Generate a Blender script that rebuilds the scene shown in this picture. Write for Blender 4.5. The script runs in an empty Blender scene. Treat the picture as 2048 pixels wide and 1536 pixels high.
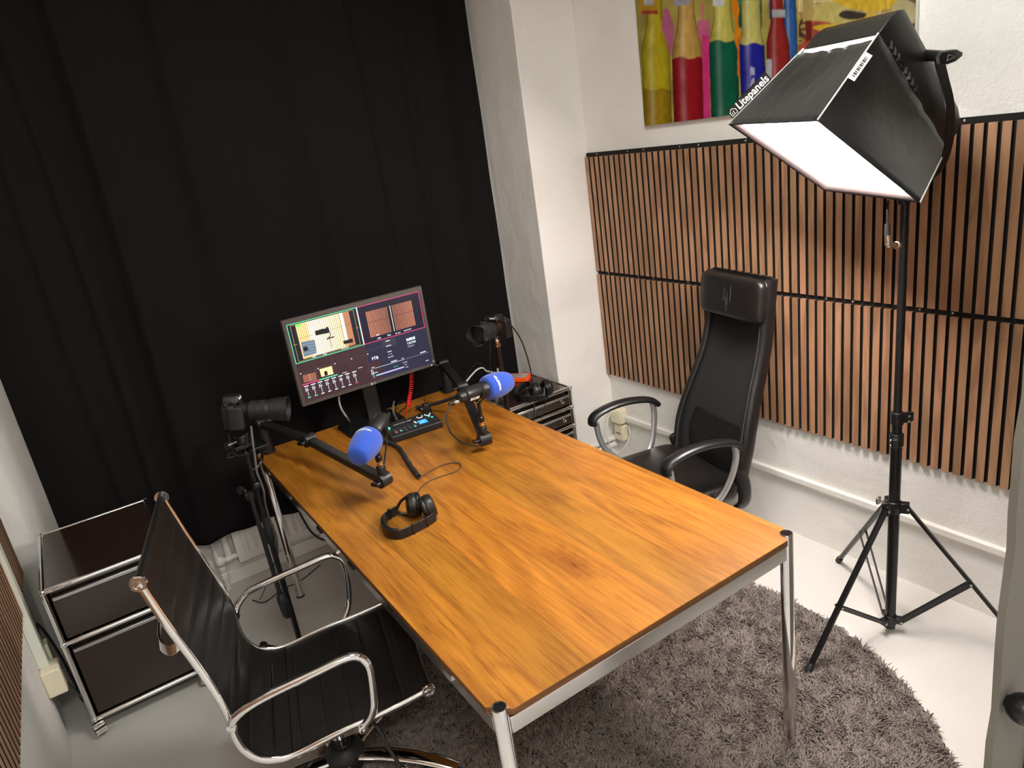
import bpy, bmesh, math, random
import numpy as np
from mathutils import Vector, Matrix, Euler
random.seed(7); np.random.seed(7)
sc = bpy.context.scene
COL = sc.collection
PI = math.pi
V = Vector
# ------------------------------------------------------------------ camera
CP = [-0.4966, -1.111, 1.8858]; CR = [1.2402, -0.1486, -0.5335]; CF = 1444.4559
def cam_rot():
    return Matrix.Rotation(CR[2], 3, 'Z') @ Matrix.Rotation(CR[0], 3, 'X') @ Matrix.Rotation(CR[1], 3, 'Z')
cd = bpy.data.cameras.new('camera'); cam = bpy.data.objects.new('camera', cd); COL.objects.link(cam)
cd.sensor_width = 36; cd.sensor_fit = 'HORIZONTAL'; cd.lens = CF*36/2048; cd.clip_start = .02
cam.matrix_world = Matrix.Translation(CP) @ cam_rot().to_4x4()
sc.camera = cam
def at(u, v, ax, val):
    """point of the place seen at (u,v) on the plane axis=val (authoring aid)"""
    d = cam_rot() @ V(((u-1024)/CF, -(v-768)/CF, -1)); k = 'xyz'.index(ax); c = V(CP)
    return c + d*((val-c[k])/d[k])
# ------------------------------------------------------------------ materials
MC = {}
def nodes(m):
    m.use_nodes = True; nt = m.node_tree; return nt, nt.nodes, nt.links, nt.nodes['Principled BSDF']
def pm(name, col, rough=.5, metal=0, bump=0, bscale=60, spec=None, coat=0, sheen=0, var=0, vscale=8, trans=0, emis=None, es=0, alpha=1, stretch=None):
    if name in MC: return MC[name]
    m = bpy.data.materials.new(name); nt, N, L, b = nodes(m)
    b.inputs['Base Color'].default_value = (*col, 1); b.inputs['Roughness'].default_value = rough
    b.inputs['Metallic'].default_value = metal
    if spec is not None: b.inputs['Specular IOR Level'].default_value = spec
    if coat: b.inputs['Coat Weight'].default_value = coat; b.inputs['Coat Roughness'].default_value = .08
    if sheen: b.inputs['Sheen Weight'].default_value = sheen
    if emis: b.inputs['Emission Color'].default_value = (*emis, 1); b.inputs['Emission Strength'].default_value = es
    if alpha < 1: b.inputs['Alpha'].default_value = alpha
    tc = N.new('ShaderNodeTexCoord'); src = tc.outputs['Object']
    if stretch:
        mp = N.new('ShaderNodeMapping'); mp.inputs['Scale'].default_value = stretch; L.new(src, mp.inputs[0]); src = mp.outputs[0]
    n = N.new('ShaderNodeTexNoise'); n.inputs['Scale'].default_value = vscale; n.inputs['Detail'].default_value = 5; L.new(src, n.inputs['Vector'])
    mx = N.new('ShaderNodeMixRGB'); mx.blend_type = 'MULTIPLY'; mx.inputs[1].default_value = (*col, 1)
    cr = N.new('ShaderNodeValToRGB'); lo = 1-var
    cr.color_ramp.elements[0].position = .3; cr.color_ramp.elements[1].position = .7
    cr.color_ramp.elements[0].color = (lo, lo, lo, 1); cr.color_ramp.elements[1].color = (1, 1, 1, 1)
    L.new(n.outputs['Fac'], cr.inputs[0]); L.new(cr.outputs[0], mx.inputs[2]); mx.inputs[0].default_value = 1
    L.new(mx.outputs[0], b.inputs['Base Color'])
    if bump:
        n2 = N.new('ShaderNodeTexNoise'); n2.inputs['Scale'].default_value = bscale; n2.inputs['Detail'].default_value = 4; L.new(src, n2.inputs['Vector'])
        bp = N.new('ShaderNodeBump'); bp.inputs['Strength'].default_value = bump; bp.inputs['Distance'].default_value = .01
        L.new(n2.outputs['Fac'], bp.inputs['Height']); L.new(bp.outputs[0], b.inputs['Normal'])
    MC[name] = m; return m
def em(name, col, s=1):
    if name in MC: return MC[name]
    s = s*.8
    m = bpy.data.materials.new(name); nt, N, L, b = nodes(m)
    b.inputs['Base Color'].default_value = (0, 0, 0, 1); b.inputs['Roughness'].default_value = .4
    b.inputs['Emission Color'].default_value = (*col, 1); b.inputs['Emission Strength'].default_value = s
    MC[name] = m; return m
def plaster(name, col, bump=.35, cracks=False):
    m = bpy.data.materials.new(name); nt, N, L, b = nodes(m); b.inputs['Roughness'].default_value = .75
    tc = N.new('ShaderNodeTexCoord'); n1 = N.new('ShaderNodeTexNoise'); n1.inputs['Scale'].default_value = 7; n1.inputs['Detail'].default_value = 8; n1.inputs['Roughness'].default_value = .62
    n2 = N.new('ShaderNodeTexNoise'); n2.inputs['Scale'].default_value = 160; n2.inputs['Detail'].default_value = 3
    n3 = N.new('ShaderNodeTexNoise'); n3.inputs['Scale'].default_value = 2.2; n3.inputs['Detail'].default_value = 6
    for n in (n1, n2, n3): L.new(tc.outputs['Object'], n.inputs['Vector'])
    a = N.new('ShaderNodeMath'); a.operation = 'MULTIPLY_ADD'; a.inputs[1].default_value = .12; L.new(n2.outputs['Fac'], a.inputs[0]); L.new(n1.outputs['Fac'], a.inputs[2])
    bp = N.new('ShaderNodeBump'); bp.inputs['Strength'].default_value = bump; bp.inputs['Distance'].default_value = .018
    L.new(a.outputs[0], bp.inputs['Height']); L.new(bp.outputs[0], b.inputs['Normal'])
    cr = N.new('ShaderNodeValToRGB'); cr.color_ramp.elements[0].position = .32; cr.color_ramp.elements[1].position = .62
    cr.color_ramp.elements[0].color = (col[0]*.93, col[1]*.925, col[2]*.91, 1); cr.color_ramp.elements[1].color = (*col, 1)
    L.new(n3.outputs['Fac'], cr.inputs[0]); L.new(cr.outputs[0], b.inputs['Base Color'])
    return m
def wood(name, c1, c2, dark, pitch, ax, grain=(2.2, 40, 40), rough=.42, knots=False, offset=0, coat=0, ring=9., pv_=.22, ph_=.01, rw=.38):
    """boards split along axis ax with width pitch; the grain runs along the axis with the small scale"""
    m = bpy.data.materials.new(name); nt, N, L, b = nodes(m)
    b.inputs['Roughness'].default_value = rough
    if coat: b.inputs['Coat Weight'].default_value = coat; b.inputs['Coat Roughness'].default_value = .25
    tc = N.new('ShaderNodeTexCoord'); sp = N.new('ShaderNodeSeparateXYZ'); L.new(tc.outputs['Object'], sp.inputs[0])
    def math_(op, a, bb=None, c=None):
        n = N.new('ShaderNodeMath'); n.operation = op
        for i, x in enumerate((a, bb, c)):
            if x is None: continue
            if isinstance(x, (int, float)): n.inputs[i].default_value = x
            else: L.new(x, n.inputs[i])
        return n.outputs[0]
    idx = math_('FLOOR', math_('DIVIDE', math_('ADD', sp.outputs[ax], offset), pitch))
    wn = N.new('ShaderNodeTexWhiteNoise'); wn.noise_dimensions = '1D'; L.new(idx, wn.inputs['W'])
    off = N.new('ShaderNodeVectorMath'); off.operation = 'MULTIPLY_ADD'
    L.new(wn.outputs['Color'], off.inputs[0]); off.inputs[1].default_value = (9, 9, 9); L.new(tc.outputs['Object'], off.inputs[2])
    mp = N.new('ShaderNodeMapping'); mp.inputs['Scale'].default_value = grain; L.new(off.outputs[0], mp.inputs[0])
    fine = N.new('ShaderNodeTexNoise'); fine.inputs['Scale'].default_value = 3; fine.inputs['Detail'].default_value = 8; fine.inputs['Roughness'].default_value = .7; L.new(mp.outputs[0], fine.inputs['Vector'])
    mp2 = N.new('ShaderNodeMapping'); mp2.inputs['Scale'].default_value = tuple(g*.16 if g > 5 else g*.55 for g in grain); L.new(off.outputs[0], mp2.inputs[0])
    big = N.new('ShaderNodeTexNoise'); big.inputs['Scale'].default_value = 1.0; big.inputs['Detail'].default_value = 2.5; big.inputs['Distortion'].default_value = .7; L.new(mp2.outputs[0], big.inputs['Vector'])
    rings = math_('SINE', math_('MULTIPLY', big.outputs['Fac'], ring*6.28))
    rings = math_('MULTIPLY_ADD', rings, .5, .5)
    g = math_('MULTIPLY_ADD', rings, rw, math_('MULTIPLY', fine.outputs['Fac'], 1-rw))
    cr = N.new('ShaderNodeValToRGB'); cr.color_ramp.elements[0].position = .30; cr.color_ramp.elements[1].position = .66
    cr.color_ramp.elements[0].color = (*c1, 1); cr.color_ramp.elements[1].color = (*c2, 1); L.new(g, cr.inputs[0])
    hv = N.new('ShaderNodeHueSaturation'); L.new(cr.outputs[0], hv.inputs['Color'])
    L.new(math_('MULTIPLY_ADD', wn.outputs['Value'], pv_, 1-pv_*.5), hv.inputs['Value'])
    L.new(math_('MULTIPLY_ADD', wn.outputs['Value'], -ph_, .5+ph_*.5), hv.inputs['Hue'])
    out = hv.outputs[0]
    if knots:
        vo = N.new('ShaderNodeTexVoronoi'); vo.inputs['Scale'].default_value = 1.0; mk_ = N.new('ShaderNodeMapping')
        mk_.inputs['Scale'].default_value = knots; L.new(off.outputs[0], mk_.inputs[0])
        nz = N.new('ShaderNodeTexNoise'); nz.inputs['Scale'].default_value = 28; nz.inputs['Detail'].default_value = 4; L.new(tc.outputs['Object'], nz.inputs['Vector'])
        ad = N.new('ShaderNodeMixRGB'); ad.blend_type = 'ADD'; ad.inputs[0].default_value = .16; L.new(mk_.outputs[0], ad.inputs[1]); L.new(nz.outputs['Color'], ad.inputs[2])
        L.new(ad.outputs[0], vo.inputs['Vector'])
        kr = N.new('ShaderNodeValToRGB'); kr.color_ramp.elements[0].position = .03; kr.color_ramp.elements[1].position = .20
        kr.color_ramp.elements[0].color = (.30, .18, .12, 1); kr.color_ramp.elements[1].color = (1, 1, 1, 1)
        e = kr.color_ramp.elements.new(.06); e.color = (.66, .52, .42, 1)
        L.new(vo.outputs['Distance'], kr.inputs[0])
        mx = N.new('ShaderNodeMixRGB'); mx.blend_type = 'MULTIPLY'; mx.inputs[0].default_value = 1; L.new(out, mx.inputs[1]); L.new(kr.outputs[0], mx.inputs[2]); out = mx.outputs[0]
        # pores: thin dark streaks
        mp3 = N.new('ShaderNodeMapping'); mp3.inputs['Scale'].default_value = tuple(g*2.6 if g > 5 else g*2.2 for g in grain); L.new(off.outputs[0], mp3.inputs[0])
        po = N.new('ShaderNodeTexNoise'); po.inputs['Scale'].default_value = 2.6; po.inputs['Detail'].default_value = 3; L.new(mp3.outputs[0], po.inputs['Vector'])
        pr = N.new('ShaderNodeValToRGB'); pr.color_ramp.elements[0].position = .60; pr.color_ramp.elements[1].position = .72
        pr.color_ramp.elements[0].color = (1, 1, 1, 1); pr.color_ramp.elements[1].color = (.68, .56, .48, 1); L.new(po.outputs['Fac'], pr.inputs[0])
        mx = N.new('ShaderNodeMixRGB'); mx.blend_type = 'MULTIPLY'; mx.inputs[0].default_value = 1; L.new(out, mx.inputs[1]); L.new(pr.outputs[0], mx.inputs[2]); out = mx.outputs[0]
        # joint line between the boards
        fr = math_('FRACT', math_('DIVIDE', math_('ADD', sp.outputs[ax], offset), pitch))
        ln = math_('LESS_THAN', fr, .009)
        mx = N.new('ShaderNodeMixRGB'); mx.blend_type = 'MULTIPLY'; L.new(ln, mx.inputs[0]); L.new(out, mx.inputs[1]); mx.inputs[2].default_value = (.72, .62, .52, 1); out = mx.outputs[0]
    L.new(out, b.inputs['Base Color'])
    bp = N.new('ShaderNodeBump'); bp.inputs['Strength'].default_value = .12; bp.inputs['Distance'].default_value = .004
    L.new(fine.outputs['Fac'], bp.inputs['Height']); L.new(bp.outputs[0], b.inputs['Normal'])
    return m
WALL = plaster('white_plaster', (.84, .815, .785), .65)
SHADEW = plaster('shaded_plaster', (.17, .155, .13), .25)  # plaster with the shade of the wall's unlit side put into its base colour
CHROME = pm('chrome', (.80, .79, .78), .09, 1)
STEEL = pm('brushed_steel', (.55, .55, .55), .28, 1)
SILVER = pm('silver_arm', (.56, .56, .56), .34, .85)
BLK = pm('black_plastic', (.008, .008, .0085), .36, 0, .05, 300)
BLKM = pm('black_metal', (.010, .010, .011), .3, .2)
BLKG = pm('black_gloss', (.008, .008, .009), .16)
RUB = pm('black_rubber', (.009, .009, .0095), .55)
LEA = pm('black_leather', (.0105, .0088, .0085), .40, 0, .10, 210, vscale=5, var=.3)
LEA2 = pm('black_leather_smooth', (.008, .0068, .0068), .36, 0, .15, 240)
USM = pm('dark_brown_lacquer', (.026, .014, .010), .16, 0, .015, 90, coat=.35)
GREY = pm('grey_rubber', (.16, .15, .145), .5)
CREAM = pm('cream_plastic', (.80, .73, .55), .4)
WHITE = pm('white_plastic', (.78, .77, .72), .4)
TRIMW = pm('white_paint', (.82, .79, .74), .4, bump=.03, bscale=30)
RED = pm('red_cable', (.85, .02, .015), .35)
ORG = pm('orange_rubber', (.95, .10, .005), .5)
FOAM = pm('blue_foam', (.014, .075, .50), .85, 0, .35, 900, sheen=.3)
BRASS = pm('brass', (.75, .55, .28), .25, 1)
FELT = pm('black_felt', (.008, .007, .006), .95, 0, .3, 500)
INK = pm('white_print', (.85, .85, .85), .5)
OAK = wood('oak_table', (.235, .078, .0065), (.45, .178, .018), (.2, .08, .01), .142, 0, grain=(34, 1.6, 34), rough=.42, knots=(3.6, 1.3, 1), offset=0.02, coat=.08, ring=7, pv_=.20, ph_=.006, rw=.16)
SLAT = wood('oak_slat', (.30, .152, .082), (.43, .230, .130), (.1, .05, .02), .0384, 1, grain=(40, 40, 2.2), rough=.55, offset=.0, ring=5)
# ------------------------------------------------------------------ mesh helpers
WM = {}
def root(name, label, cat, loc=(0, 0, 0), rz=0, group=None):
    o = bpy.data.objects.new(name, None); COL.objects.link(o); o.location = loc; o.rotation_euler = (0, 0, rz)
    o.empty_display_size = .05
    o['label'] = label; o['category'] = cat
    if group: o['group'] = group
    WM[o] = Matrix.Translation(loc) @ Matrix.Rotation(rz, 4, 'Z'); return o
def fin(name, bm, mat, parent=None, world=False, bev=0, seg=2, sub=0, label=None, ang=38, solid=0, kind=None, wn=True):
    if world and parent is not None:
        p = parent
        while p.parent is not None: p = p.parent
        bm.transform(WM[p].inverted())
    bmesh.ops.recalc_face_normals(bm, faces=bm.faces[:])
    lim = math.radians(ang)
    for f in bm.faces: f.smooth = True
    for e in bm.edges:
        if len(e.link_faces) == 2:
            e.smooth = e.calc_face_angle(0) < lim
    me = bpy.data.meshes.new(name); bm.to_mesh(me); bm.free()
    for m in (mat if isinstance(mat, (list, tuple)) else [mat]): me.materials.append(m)
    o = bpy.data.objects.new(name, me); COL.objects.link(o)
    if parent is not None: o.parent = parent
    if solid:
        md = o.modifiers.new('solid', 'SOLIDIFY'); md.thickness = solid; md.offset = 0
    if bev:
        md = o.modifiers.new('bevel', 'BEVEL'); md.width = bev; md.segments = seg; md.limit_method = 'ANGLE'; md.angle_limit = math.radians(30)
        md.harden_normals = False
    if sub:
        md = o.modifiers.new('sub', 'SUBSURF'); md.levels = sub; md.render_levels = sub
    if label: o['label'] = label
    if kind: o['kind'] = kind
    return o
def tag(o, label, cat, group=None):
    o['label'] = label; o['category'] = cat
    if group: o['group'] = group
    WM[o] = Matrix.Identity(4); return o
def struct(o): o['kind'] = 'structure'; return o
def box(bm, c, s, M=None, mi=0):
    r = bmesh.ops.create_cube(bm, size=1); vs = r['verts']
    for v in vs:
        v.co = V((c[0]+v.co.x*s[0], c[1]+v.co.y*s[1], c[2]+v.co.z*s[2]))
        if M is not None: v.co = M @ v.co
    if mi:
        for f in {f for v in vs for f in v.link_faces}: f.material_index = mi
    return vs
def bx(bm, x0, x1, y0, y1, z0, z1, M=None, mi=0):
    return box(bm, ((x0+x1)/2, (y0+y1)/2, (z0+z1)/2), (abs(x1-x0), abs(y1-y0), abs(z1-z0)), M, mi)
def frame(d):
    d = V(d).normalized(); a = V((0, 0, 1)) if abs(d.z) < .95 else V((1, 0, 0))
    u = a.cross(d).normalized(); return u, d.cross(u), d
def rings(bm, rs, caps=True, closed=False, mi=0):
    rr = [[bm.verts.new(p) for p in r] for r in rs]; n = len(rr[0]); fs = []
    for i in range(len(rr)-(0 if closed else 1)):
        a, b = rr[i], rr[(i+1) % len(rr)]
        for j in range(n): fs.append(bm.faces.new((a[j], a[(j+1) % n], b[(j+1) % n], b[j])))
    if caps and not closed:
        fs.append(bm.faces.new(list(reversed(rr[0])))); fs.append(bm.faces.new(rr[-1]))
    if mi:
        for f in fs: f.material_index = mi
    return rr
def lathe(bm, prof, o=(0, 0, 0), d=(0, 0, 1), n=24, caps=True, mi=0):
    """prof: (radius, distance along d)"""
    u, w, dd = frame(d); o = V(o)
    rings(bm, [[o+dd*h+(u*math.cos(2*PI*k/n)+w*math.sin(2*PI*k/n))*max(r, 1e-5) for k in range(n)] for r, h in prof], caps, mi=mi)
def cyl(bm, a, b, r, r1=None, n=16, mi=0):
    a, b = V(a), V(b); L_ = (b-a).length
    lathe(bm, [(r, 0), (r if r1 is None else r1, L_)], a, b-a, n, mi=mi)
def sm(pts, k=6, closed=False):
    P_ = [V(p) for p in pts]; n = len(P_); out = []
    if n < 3: return P_
    rng = range(n if closed else n-1)
    for i in rng:
        p0 = P_[(i-1) % n] if (closed or i > 0) else P_[0]; p1 = P_[i]; p2 = P_[(i+1) % n]
        p3 = P_[(i+2) % n] if (closed or i+2 < n) else P_[-1]
        for j in range(k):
            t = j/k; out.append(.5*((2*p1)+(p2-p0)*t+(2*p0-5*p1+4*p2-p3)*t*t+(3*p1-p0-3*p2+p3)*t**3))
    if not closed: out.append(P_[-1])
    return out
def tube(bm, pts, r, n=10, closed=False, caps=True, mi=0, flat=1):
    P_ = [V(p) for p in pts]; m = len(P_); T = []
    for i in range(m):
        a = P_[(i-1) % m] if (closed or i > 0) else P_[0]; b = P_[(i+1) % m] if (closed or i < m-1) else P_[-1]
        T.append((b-a).normalized())
    u = frame(T[0])[0]; rs = []
    for i in range(m):
        u = (u-T[i]*u.dot(T[i]))
        u = u.normalized() if u.length > 1e-6 else frame(T[i])[0]
        w = T[i].cross(u); rr = r[i] if isinstance(r, (list, tuple)) else r
        rs.append([P_[i]+(u*math.cos(2*PI*k/n)+w*math.sin(2*PI*k/n)*flat)*rr for k in range(n)])
    rings(bm, rs, caps, closed, mi)
def sweep(bm, pts, sec, side, caps=True, mi=0):
    """section (a,b): a along side, b along normal = side x tangent"""
    P_ = [V(p) for p in pts]; m = len(P_); rs = []
    for i in range(m):
        t = (P_[min(i+1, m-1)]-P_[max(i-1, 0)]).normalized(); s = side(i) if callable(side) else V(side)
        nrm = s.cross(t).normalized(); ss = sec(i/(m-1)) if callable(sec) else sec
        rs.append([P_[i]+s*a+nrm*b for a, b in ss])
    rings(bm, rs, caps, mi=mi)
def sph(bm, c, r, n=16, M=None, mi=0):
    v = bmesh.ops.create_uvsphere(bm, u_segments=n, v_segments=max(6, n//2), radius=1)['verts']
    rr = V(r) if hasattr(r, '__len__') else V((r, r, r))
    for x in v:
        x.co = V((x.co.x*rr.x, x.co.y*rr.y, x.co.z*rr.z))
        if M is not None: x.co = M @ x.co
        x.co += V(c)
    if mi:
        for f in {f for x in v for f in x.link_faces}: f.material_index = mi
def prism(bm, poly, a, b, fn, mi=0):
    """poly in 2D, fn(p, q, h) -> 3D"""
    rings(bm, [[fn(p, q, a) for p, q in poly], [fn(p, q, b) for p, q in poly]], mi=mi)
def rrect(w, h, r, k=5):
    out = []
    for cx, cy, a0 in ((w/2-r, h/2-r, 0), (-w/2+r, h/2-r, 90), (-w/2+r, -h/2+r, 180), (w/2-r, -h/2+r, 270)):
        for j in range(k+1):
            a = math.radians(a0+90*j/k); out.append((cx+r*math.cos(a), cy+r*math.sin(a)))
    return out
NB = bmesh.new
def basis(o, x, y=None, z=None):
    x = V(x).normalized()
    if y is not None: y = V(y); y = (y-x*x.dot(y)).normalized(); z = x.cross(y)
    else: z = V(z); z = (z-x*x.dot(z)).normalized(); y = z.cross(x)
    M = Matrix((x, y, z)).transposed().to_4x4(); M.translation = V(o); return M
def text_bm(s, size, ext=.0002, bold=0, align='CENTER', space=1):
    cu = bpy.data.curves.new('t', 'FONT'); cu.body = s; cu.size = size; cu.extrude = ext; cu.offset = bold; cu.resolution_u = 2
    cu.align_x = align; cu.align_y = 'CENTER'; cu.space_character = space
    o = bpy.data.objects.new('t', cu); COL.objects.link(o); dg = bpy.context.evaluated_depsgraph_get()
    me = bpy.data.meshes.new_from_object(o.evaluated_get(dg)); bm = NB(); bm.from_mesh(me)
    bpy.data.objects.remove(o); bpy.data.curves.remove(cu); bpy.data.meshes.remove(me); return bm
def text(name, s, size, M, mat, parent, world=True, **k):
    bm = text_bm(s, size, **k); bm.transform(M); return fin(name, bm, mat, parent, world)
def add_bm(dst, src):
    me = bpy.data.meshes.new('tmp'); src.to_mesh(me); dst.from_mesh(me); bpy.data.meshes.remove(me); src.free()
# ================================================================== THE ROOM
XR, XL, YP, YB, XC = 1.96, -.95, 1.95, 2.355, 1.605
CZ = 2.95
bm = NB(); bx(bm, -1.3, 2.2, -3.2, 2.6, -.1, 0)
fl = bpy.data.materials.new('painted_floor'); nt, N, L, b = nodes(fl)
tc = N.new('ShaderNodeTexCoord'); n1 = N.new('ShaderNodeTexNoise'); n1.inputs['Scale'].default_value = 3; n1.inputs['Detail'].default_value = 7; L.new(tc.outputs['Object'], n1.inputs['Vector'])
cr = N.new('ShaderNodeValToRGB'); cr.color_ramp.elements[0].color = (.57, .55, .525, 1); cr.color_ramp.elements[1].color = (.64, .615, .585, 1); L.new(n1.outputs['Fac'], cr.inputs[0]); L.new(cr.outputs[0], b.inputs['Base Color'])
b.inputs['Roughness'].default_value = .38
n2 = N.new('ShaderNodeTexNoise'); n2.inputs['Scale'].default_value = 18; L.new(tc.outputs['Object'], n2.inputs['Vector'])
bp = N.new('ShaderNodeBump'); bp.inputs['Strength'].default_value = .06; L.new(n2.outputs['Fac'], bp.inputs['Height']); L.new(bp.outputs[0], b.inputs['Normal'])
struct(fin('floor', bm, fl))
bm = NB(); bx(bm, -1.3, 2.2, -3.2, 2.6, CZ, CZ+.1); struct(fin('ceiling', bm, WALL))
bm = NB(); bx(bm, XR, XR+.15, -.95, 2.5, 0, CZ); struct(fin('wall_right', bm, WALL))
bm = NB(); bx(bm, XL-.2, XL, -3.2, 1.72, 0, CZ); bx(bm, XL-.2, XL-.022, 1.72, 2.5, 0, CZ); struct(fin('wall_left', bm, WALL, bev=.003))
bm = NB(); bx(bm, -1.1, 1.75, YB, YB+.15, 0, CZ); struct(fin('wall_back', bm, WALL))
bm = NB(); bx(bm, XC, XR+.02, YP, YB+.05, 0, CZ); struct(fin('wall_pier', bm, WALL, bev=.006, seg=3))
# front wall beside the doorway the photo was taken from
bm = NB()
WF = -.62
jx = at(1990, 1300, 'y', WF+.014).x
vs = bx(bm, jx, XR+.1, WF, WF+.014, 0, CZ)
bmesh.ops.subdivide_edges(bm, edges=[e for e in bm.edges if abs(e.verts[0].co.z-e.verts[1].co.z) > 1], cuts=40)
for v in bm.verts:
    if v.co.x < jx+.01: v.co.x += .005*math.sin(v.co.z*19)+.003*math.sin(v.co.z*47)+(.012 if v.co.z > 1.25 else 0)*(v.co.z-1.25)
struct(fin('wall_front', bm, SHADEW))
# pipe trunking along the foot of the right wall
bm = NB(); bx(bm, XR-.022, XR+.001, -.8, 1.85, .272, .300); bx(bm, XR-.012, XR+.001, -.8, 1.85, .256, .272)
struct(fin('trim_1', bm, TRIMW, bev=.003))
# pipes low on the pier
for zz in (.145, .105):
    bm = NB(); cyl(bm, (XC+.02, YP-.018, zz), (XR-.03, YP-.018, zz), .0145, n=14)
    cyl(bm, (XR-.04, YP-.018, zz), (XR-.028, YP-.018, zz), .018, n=14)
    o = fin('heating_pipe', bm, TRIMW)
    tag(o, 'white heating pipe running along the foot of the pier, %s of the two' % ('upper' if zz > .12 else 'lower'), 'pipe', 'heating pipes at the pier')
# ---------------------------------------------------------------- slat panels
def slat_panel(name, label, x, nx, y0, y1, z0, z1, zs0, zs1, screws):
    """x = wall face, nx = direction into the room"""
    r = root(name, label, 'wall panel', (x, (y0+y1)/2, z0)); M = None
    bm = NB(); bx(bm, x+nx*.0005, x+nx*.010, y0, y1, z0, z1); fin('felt_backing', bm, FELT, r, True)
    bm = NB(); n = int((y1-y0+.0115)/.0384)
    for i in range(n):
        yy = y1-i*.0384
        bx(bm, x+nx*.010, x+nx*.022, yy-.0268, yy, zs0, zs1)
    bmesh.ops.recalc_face_normals(bm, faces=bm.faces[:])
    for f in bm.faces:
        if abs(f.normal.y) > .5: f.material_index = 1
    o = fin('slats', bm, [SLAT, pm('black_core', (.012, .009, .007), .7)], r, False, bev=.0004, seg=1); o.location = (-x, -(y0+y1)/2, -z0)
    for (yy, zz) in screws:
        bm = NB(); lathe(bm, [(.0042, 0), (.0042, .001), (.0028, .0022), (.0001, .0026)], (x+nx*.010, yy, zz), (nx, 0, 0), 10); fin('screw', bm, STEEL, r, True)
    return r
scy = [1.86, 1.63, 1.52, 1.29, 1.18, .93, .82, .57, .46, .21, .10, -.14, -.25]
slat_panel('slat_panel', 'upper row of wooden slat wall panel on the right wall below the picture', XR, -1, -.78, 1.945, 1.128, 1.737, 1.128, 1.717, [(y, 1.728) for y in scy])
slat_panel('slat_panel', 'lower row of wooden slat wall panel on the right wall behind the mesh chair', XR, -1, -.78, 1.945, .535, 1.127, .535, 1.108, [(y, 1.1175) for y in scy])
slat_panel('slat_panel', 'wooden slat wall panel at the left edge above the cable outlet', XL, 1, -.9, 2.05, .56, 1.77, .56, 1.75, [])
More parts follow.
